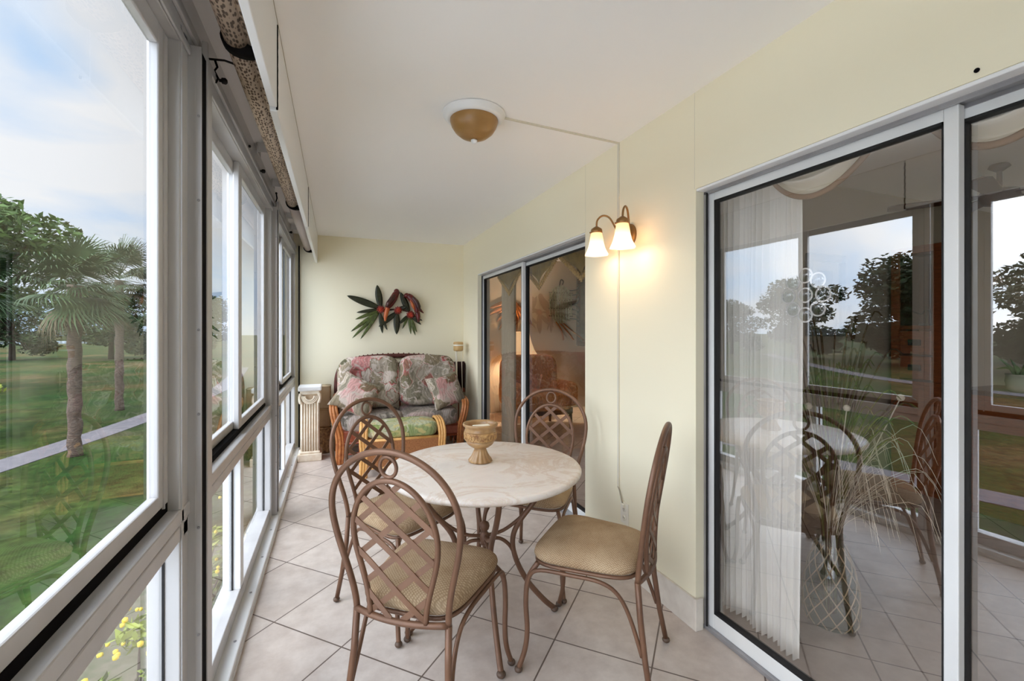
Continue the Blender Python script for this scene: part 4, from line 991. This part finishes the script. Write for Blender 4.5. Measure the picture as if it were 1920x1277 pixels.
def leaves(m, n, cen, rad, size, rng, flat=.5):
    vs = []; fs = []
    for i in range(n):
        while True:
            p = Vector((rng.uniform(-1, 1), rng.uniform(-1, 1), rng.uniform(-1, 1)))
            if .35 < p.length < 1: break
        c = Vector((cen[0]+p.x*rad[0], cen[1]+p.y*rad[1], cen[2]+p.z*rad[2]))
        a = Vector((rng.gauss(0, 1), rng.gauss(0, 1), rng.gauss(0, 1)*flat)).normalized(); b_ = a.cross(Vector((rng.gauss(0, 1), rng.gauss(0, 1), rng.gauss(0, 1)))).normalized(); s = size*rng.uniform(.6, 1.4)
        k = len(vs); vs += [c-a*s, c+b_*s*.38, c+a*s, c-b_*s*.38]; fs.append((k, k+1, k+2, k+3))
    m.add(vs, fs, False)
def make_tree(h, crown, n, size, mt, label, seed, name='shade_tree', trunk=.18, blobs=14, low=.35, cat='tree', group=None, barkm='barkt', par=None):
    rng = random.Random(seed); t = thing(name, label, cat, (0, 0, GZ), 0, group)
    tr = MB(); tr.tube([(0, 0, -.05), (.1*trunk, .0, h*.25), (.3*trunk, .3*trunk, h*.5)], [trunk*1.3, trunk, trunk*.75], 8)
    fo = MB()
    for k in range(blobs):
        a = rng.uniform(0, 2*PI); q = crown*math.sqrt(rng.uniform(0, 1))*.75; z = h*rng.uniform(low+.12, .9)*(1-.25*(q/crown)); c = (q*math.cos(a), q*math.sin(a), z); r_ = crown*rng.uniform(.32, .5)
        tr.tube([(.2*trunk, .2*trunk, h*rng.uniform(.25, .48)), (c[0]*.5, c[1]*.5, c[2]*.8), c], [trunk*.5, trunk*.3, trunk*.1], 6)
        leaves(fo, n//blobs, c, (r_, r_, r_*.55), size, rng)
    tr.build('trunk', barkm, t); fo.build('foliage', mt, t); return t
def place(t, x, y, rz=0, sc=1, label=None):
    t.location = (x, y, GZ); t.rotation_euler = (0, 0, rz); t.scale = (sc, sc, sc)
    if label: t['label'] = label
    return t
def far_copy(src, x, y, rz, sc, label): return place(copy_tree(src), x, y, rz, sc, label)
big = make_tree(14.6, 6.2, 9000, .30, 'fol1', 'large spreading broadleaf tree at the left edge behind the palm', 1, trunk=.35, blobs=22, low=.4); place(big, -24.5, 45, 0, 1.08)
dk = make_tree(11, 5.2, 7000, .30, 'fol2', 'dark dense tree behind the second palm', 2, trunk=.3, blobs=20, low=.05, group='dense trees across the lawn'); place(dk, -31, 84)
far_copy(dk, -43, 86, 1.3, 1.0, 'dark dense tree just left of the second palm, across the lawn')
far_copy(dk, -20, 90, 2.2, .95, 'dark dense tree nearest the window stile, across the lawn')
# distant line beyond the pond
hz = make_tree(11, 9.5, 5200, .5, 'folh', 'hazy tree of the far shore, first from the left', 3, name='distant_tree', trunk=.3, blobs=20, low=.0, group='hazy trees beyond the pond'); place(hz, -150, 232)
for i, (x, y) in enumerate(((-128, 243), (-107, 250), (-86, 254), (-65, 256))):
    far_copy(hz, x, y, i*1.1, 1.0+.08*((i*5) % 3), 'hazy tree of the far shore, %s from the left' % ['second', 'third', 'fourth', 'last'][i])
# trees mirrored in the door glass
for i, (x, y, s) in enumerate(((-62, -12, 1.1), (-60, 3, 1.15), (-61, 18, 1.2), (-60, 33, 1.15), (-62, 48, 1.05), (-64, 62, .85), (-79, -4, 1.2), (-79, 11, 1.22), (-80, 26, 1.24), (-79, 41, 1.22))):
    far_copy(dk, x, y, i*.9, s*1.1, 'dense tree mirrored in the near door, %s along the %s row' % (['first', 'second', 'third', 'fourth', 'fifth', 'last', 'first', 'second', 'third', 'last'][i], 'nearer' if i < 6 else 'rear'))
# palms
def make_palm(th, nf, fl, label, seed, nm='fan_palm'):
    rng = random.Random(seed); t = thing(nm, label, 'palm tree', (0, 0, GZ), 0, None)
    m = MB(); m.tube([(.02*math.sin(i*1.7), .02*math.cos(i*1.3), -.05+th*i/26) for i in range(27)], [.19+.012*((i*7) % 3-1)+(.05 if i < 1 else 0) for i in range(27)], 14); m.build('trunk', 'bark', t)
    fo = MB(); dd = MB()
    for k in range(nf):
        az = rng.uniform(0, 2*PI); el = R(rng.uniform(-55, 85)); dead = el < R(-50)
        L_ = fl*rng.uniform(.75, 1.1); d = Vector((math.cos(az)*math.cos(el)+.28, math.sin(az)*math.cos(el), math.sin(el))).normalized()
        base = Vector((0, 0, th-.05+.25*max(0, math.sin(el)))); pe = base+d*L_*.5+Vector((0, 0, -.06)); (dd if dead else fo).tube([base, base+d*L_*.28, pe], .014, 4)
        side = d.cross(Vector((0, 0, 1))).normalized(); upv = side.cross(d).normalized(); vs = []; fs = []
        for q in range(26):
            a = R(-105+210*q/25); ld = (d*math.cos(a)+side*math.sin(a)+upv*.15*math.cos(2*a)).normalized(); ll = L_*.62*(.75+.25*math.cos(a))*rng.uniform(.9, 1.08)
            nrm = ld.cross(upv).normalized(); p1 = pe+ld*ll*.45; p2 = pe+ld*ll*.8+Vector((.07, 0, -.10)); p3 = pe+ld*ll+Vector((.16, 0, -.30))*ll; w0 = .03
            o = len(vs); vs += [pe-nrm*.008, pe+nrm*.008, p1-nrm*w0, p1+nrm*w0, p2-nrm*w0*.6, p2+nrm*w0*.6, p3]
            fs += [(o, o+1, o+3, o+2), (o+2, o+3, o+5, o+4), (o+4, o+5, o+6)]
        (dd if dead else fo).add(vs, fs, False)
    fo.build('fronds', 'frond', t); dd.build('dry_fronds', 'deadfrond', t); return t
place(make_palm(5.95, 44, 1.85, 'windblown fan palm standing beside the footpath', 4), -8.4, 20.05)
place(make_palm(7.1, 36, 2.2, 'second fan palm farther behind, near the window stile', 9), -10.9, 30.5)
place(make_palm(6.2, 34, 2.4, 'fan palm at the left edge, its crown overlapping the big tree', 14), -15.2, 27.2)
bush = make_tree(3.6, 2.3, 2600, .13, 'fol3', 'pale green bush at the left edge of the lawn', 21, name='bush', trunk=.08, blobs=14, low=.05, cat='bush'); place(bush, -14.2, 23.2)
hedge = make_tree(2.3, .75, 900, .07, 'fol3', 'yellow-green shrub below the nearest window', 41, name='flowering_shrub', trunk=.04, blobs=9, low=.1, cat='shrub', group='shrubs along the building')
fm = MB(); rr = random.Random(5)
for i in range(60): fm.ball((rr.uniform(-.6, .6), rr.uniform(-.6, .6), rr.uniform(1.3, 2.1)), .025, 6)
fm.build('blossoms', 'yflower', hedge); place(hedge, -1.55, 4.0)
far_copy(hedge, -1.75, 5.3, 1.2, .9, 'yellow-green shrub below the middle window')
far_copy(hedge, -1.6, 6.9, 2.4, .95, 'yellow-green shrub below the farthest window')

# ------------------------------------------------------------------ sky, sun, camera
W = bpy.data.worlds.new('overcast_sky'); SC.world = W; W.use_nodes = True; nt = W.node_tree; N = nt.nodes; Lk = nt.links
bg = N['Background']; tc = N.new('ShaderNodeTexCoord'); sep = N.new('ShaderNodeSeparateXYZ'); Lk.new(tc.outputs['Generated'], sep.inputs[0])
mp = N.new('ShaderNodeMapping'); mp.inputs['Scale'].default_value = (1.6, 1.6, 3.4); mp.inputs['Location'].default_value = (.35, .1, .2); Lk.new(tc.outputs['Generated'], mp.inputs[0])
nz = N.new('ShaderNodeTexNoise'); nz.inputs['Scale'].default_value = 1.5; nz.inputs['Detail'].default_value = 5; nz.inputs['Roughness'].default_value = .5; nz.inputs['Distortion'].default_value = .4; Lk.new(mp.outputs[0], nz.inputs['Vector'])
cr = N.new('ShaderNodeValToRGB'); Lk.new(nz.outputs['Fac'], cr.inputs[0])
cr.color_ramp.elements[0].position = .36; cr.color_ramp.elements[0].color = (.54, .76, 1.06, 1); cr.color_ramp.elements[1].position = .56; cr.color_ramp.elements[1].color = (.98, 1.0, 1.04, 1)
mr = N.new('ShaderNodeMapRange'); mr.inputs['From Min'].default_value = .50; mr.inputs['From Max'].default_value = .95; mr.inputs['To Min'].default_value = 1.0; mr.inputs['To Max'].default_value = 3.5; mr.interpolation_type = 'SMOOTHSTEP'; Lk.new(sep.outputs['Z'], mr.inputs['Value'])
# the sun behind thin cloud, low over the lawn behind the photographer: a broad bright part of the sky
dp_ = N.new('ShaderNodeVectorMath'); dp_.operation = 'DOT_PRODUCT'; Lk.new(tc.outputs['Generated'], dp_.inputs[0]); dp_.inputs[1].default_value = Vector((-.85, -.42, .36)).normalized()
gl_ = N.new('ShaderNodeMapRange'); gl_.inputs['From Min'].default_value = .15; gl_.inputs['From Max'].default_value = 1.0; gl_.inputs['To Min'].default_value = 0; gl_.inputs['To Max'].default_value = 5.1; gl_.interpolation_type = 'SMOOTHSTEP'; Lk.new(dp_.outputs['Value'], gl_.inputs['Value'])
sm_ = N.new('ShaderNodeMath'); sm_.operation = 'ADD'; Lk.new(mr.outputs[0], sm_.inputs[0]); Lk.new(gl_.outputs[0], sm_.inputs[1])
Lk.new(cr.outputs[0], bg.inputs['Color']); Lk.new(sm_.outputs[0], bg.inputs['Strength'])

cam = bpy.data.cameras.new('camera'); cam.sensor_width = 36; cam.lens = 846.6/1920*36; cam.shift_y = -19.9/1920; cam.clip_start = .02; cam.clip_end = 2000
co = bpy.data.objects.new('camera', cam); co.location = (0, 0, 1.36); co.rotation_euler = (R(90), 0, R(-21.35)); COL.objects.link(co); SC.camera = co
SC.view_settings.view_transform = 'Standard'; SC.view_settings.look = 'None'; SC.view_settings.exposure = 0.0; SC.view_settings.gamma = 1; SC.view_settings.use_curve_mapping = False
SC.cycles.use_denoising = True; SC.cycles.max_bounces = 14; SC.cycles.transparent_max_bounces = 24; SC.cycles.diffuse_bounces = 6; SC.cycles.glossy_bounces = 6
SC.cycles.caustics_reflective = False; SC.cycles.caustics_refractive = False
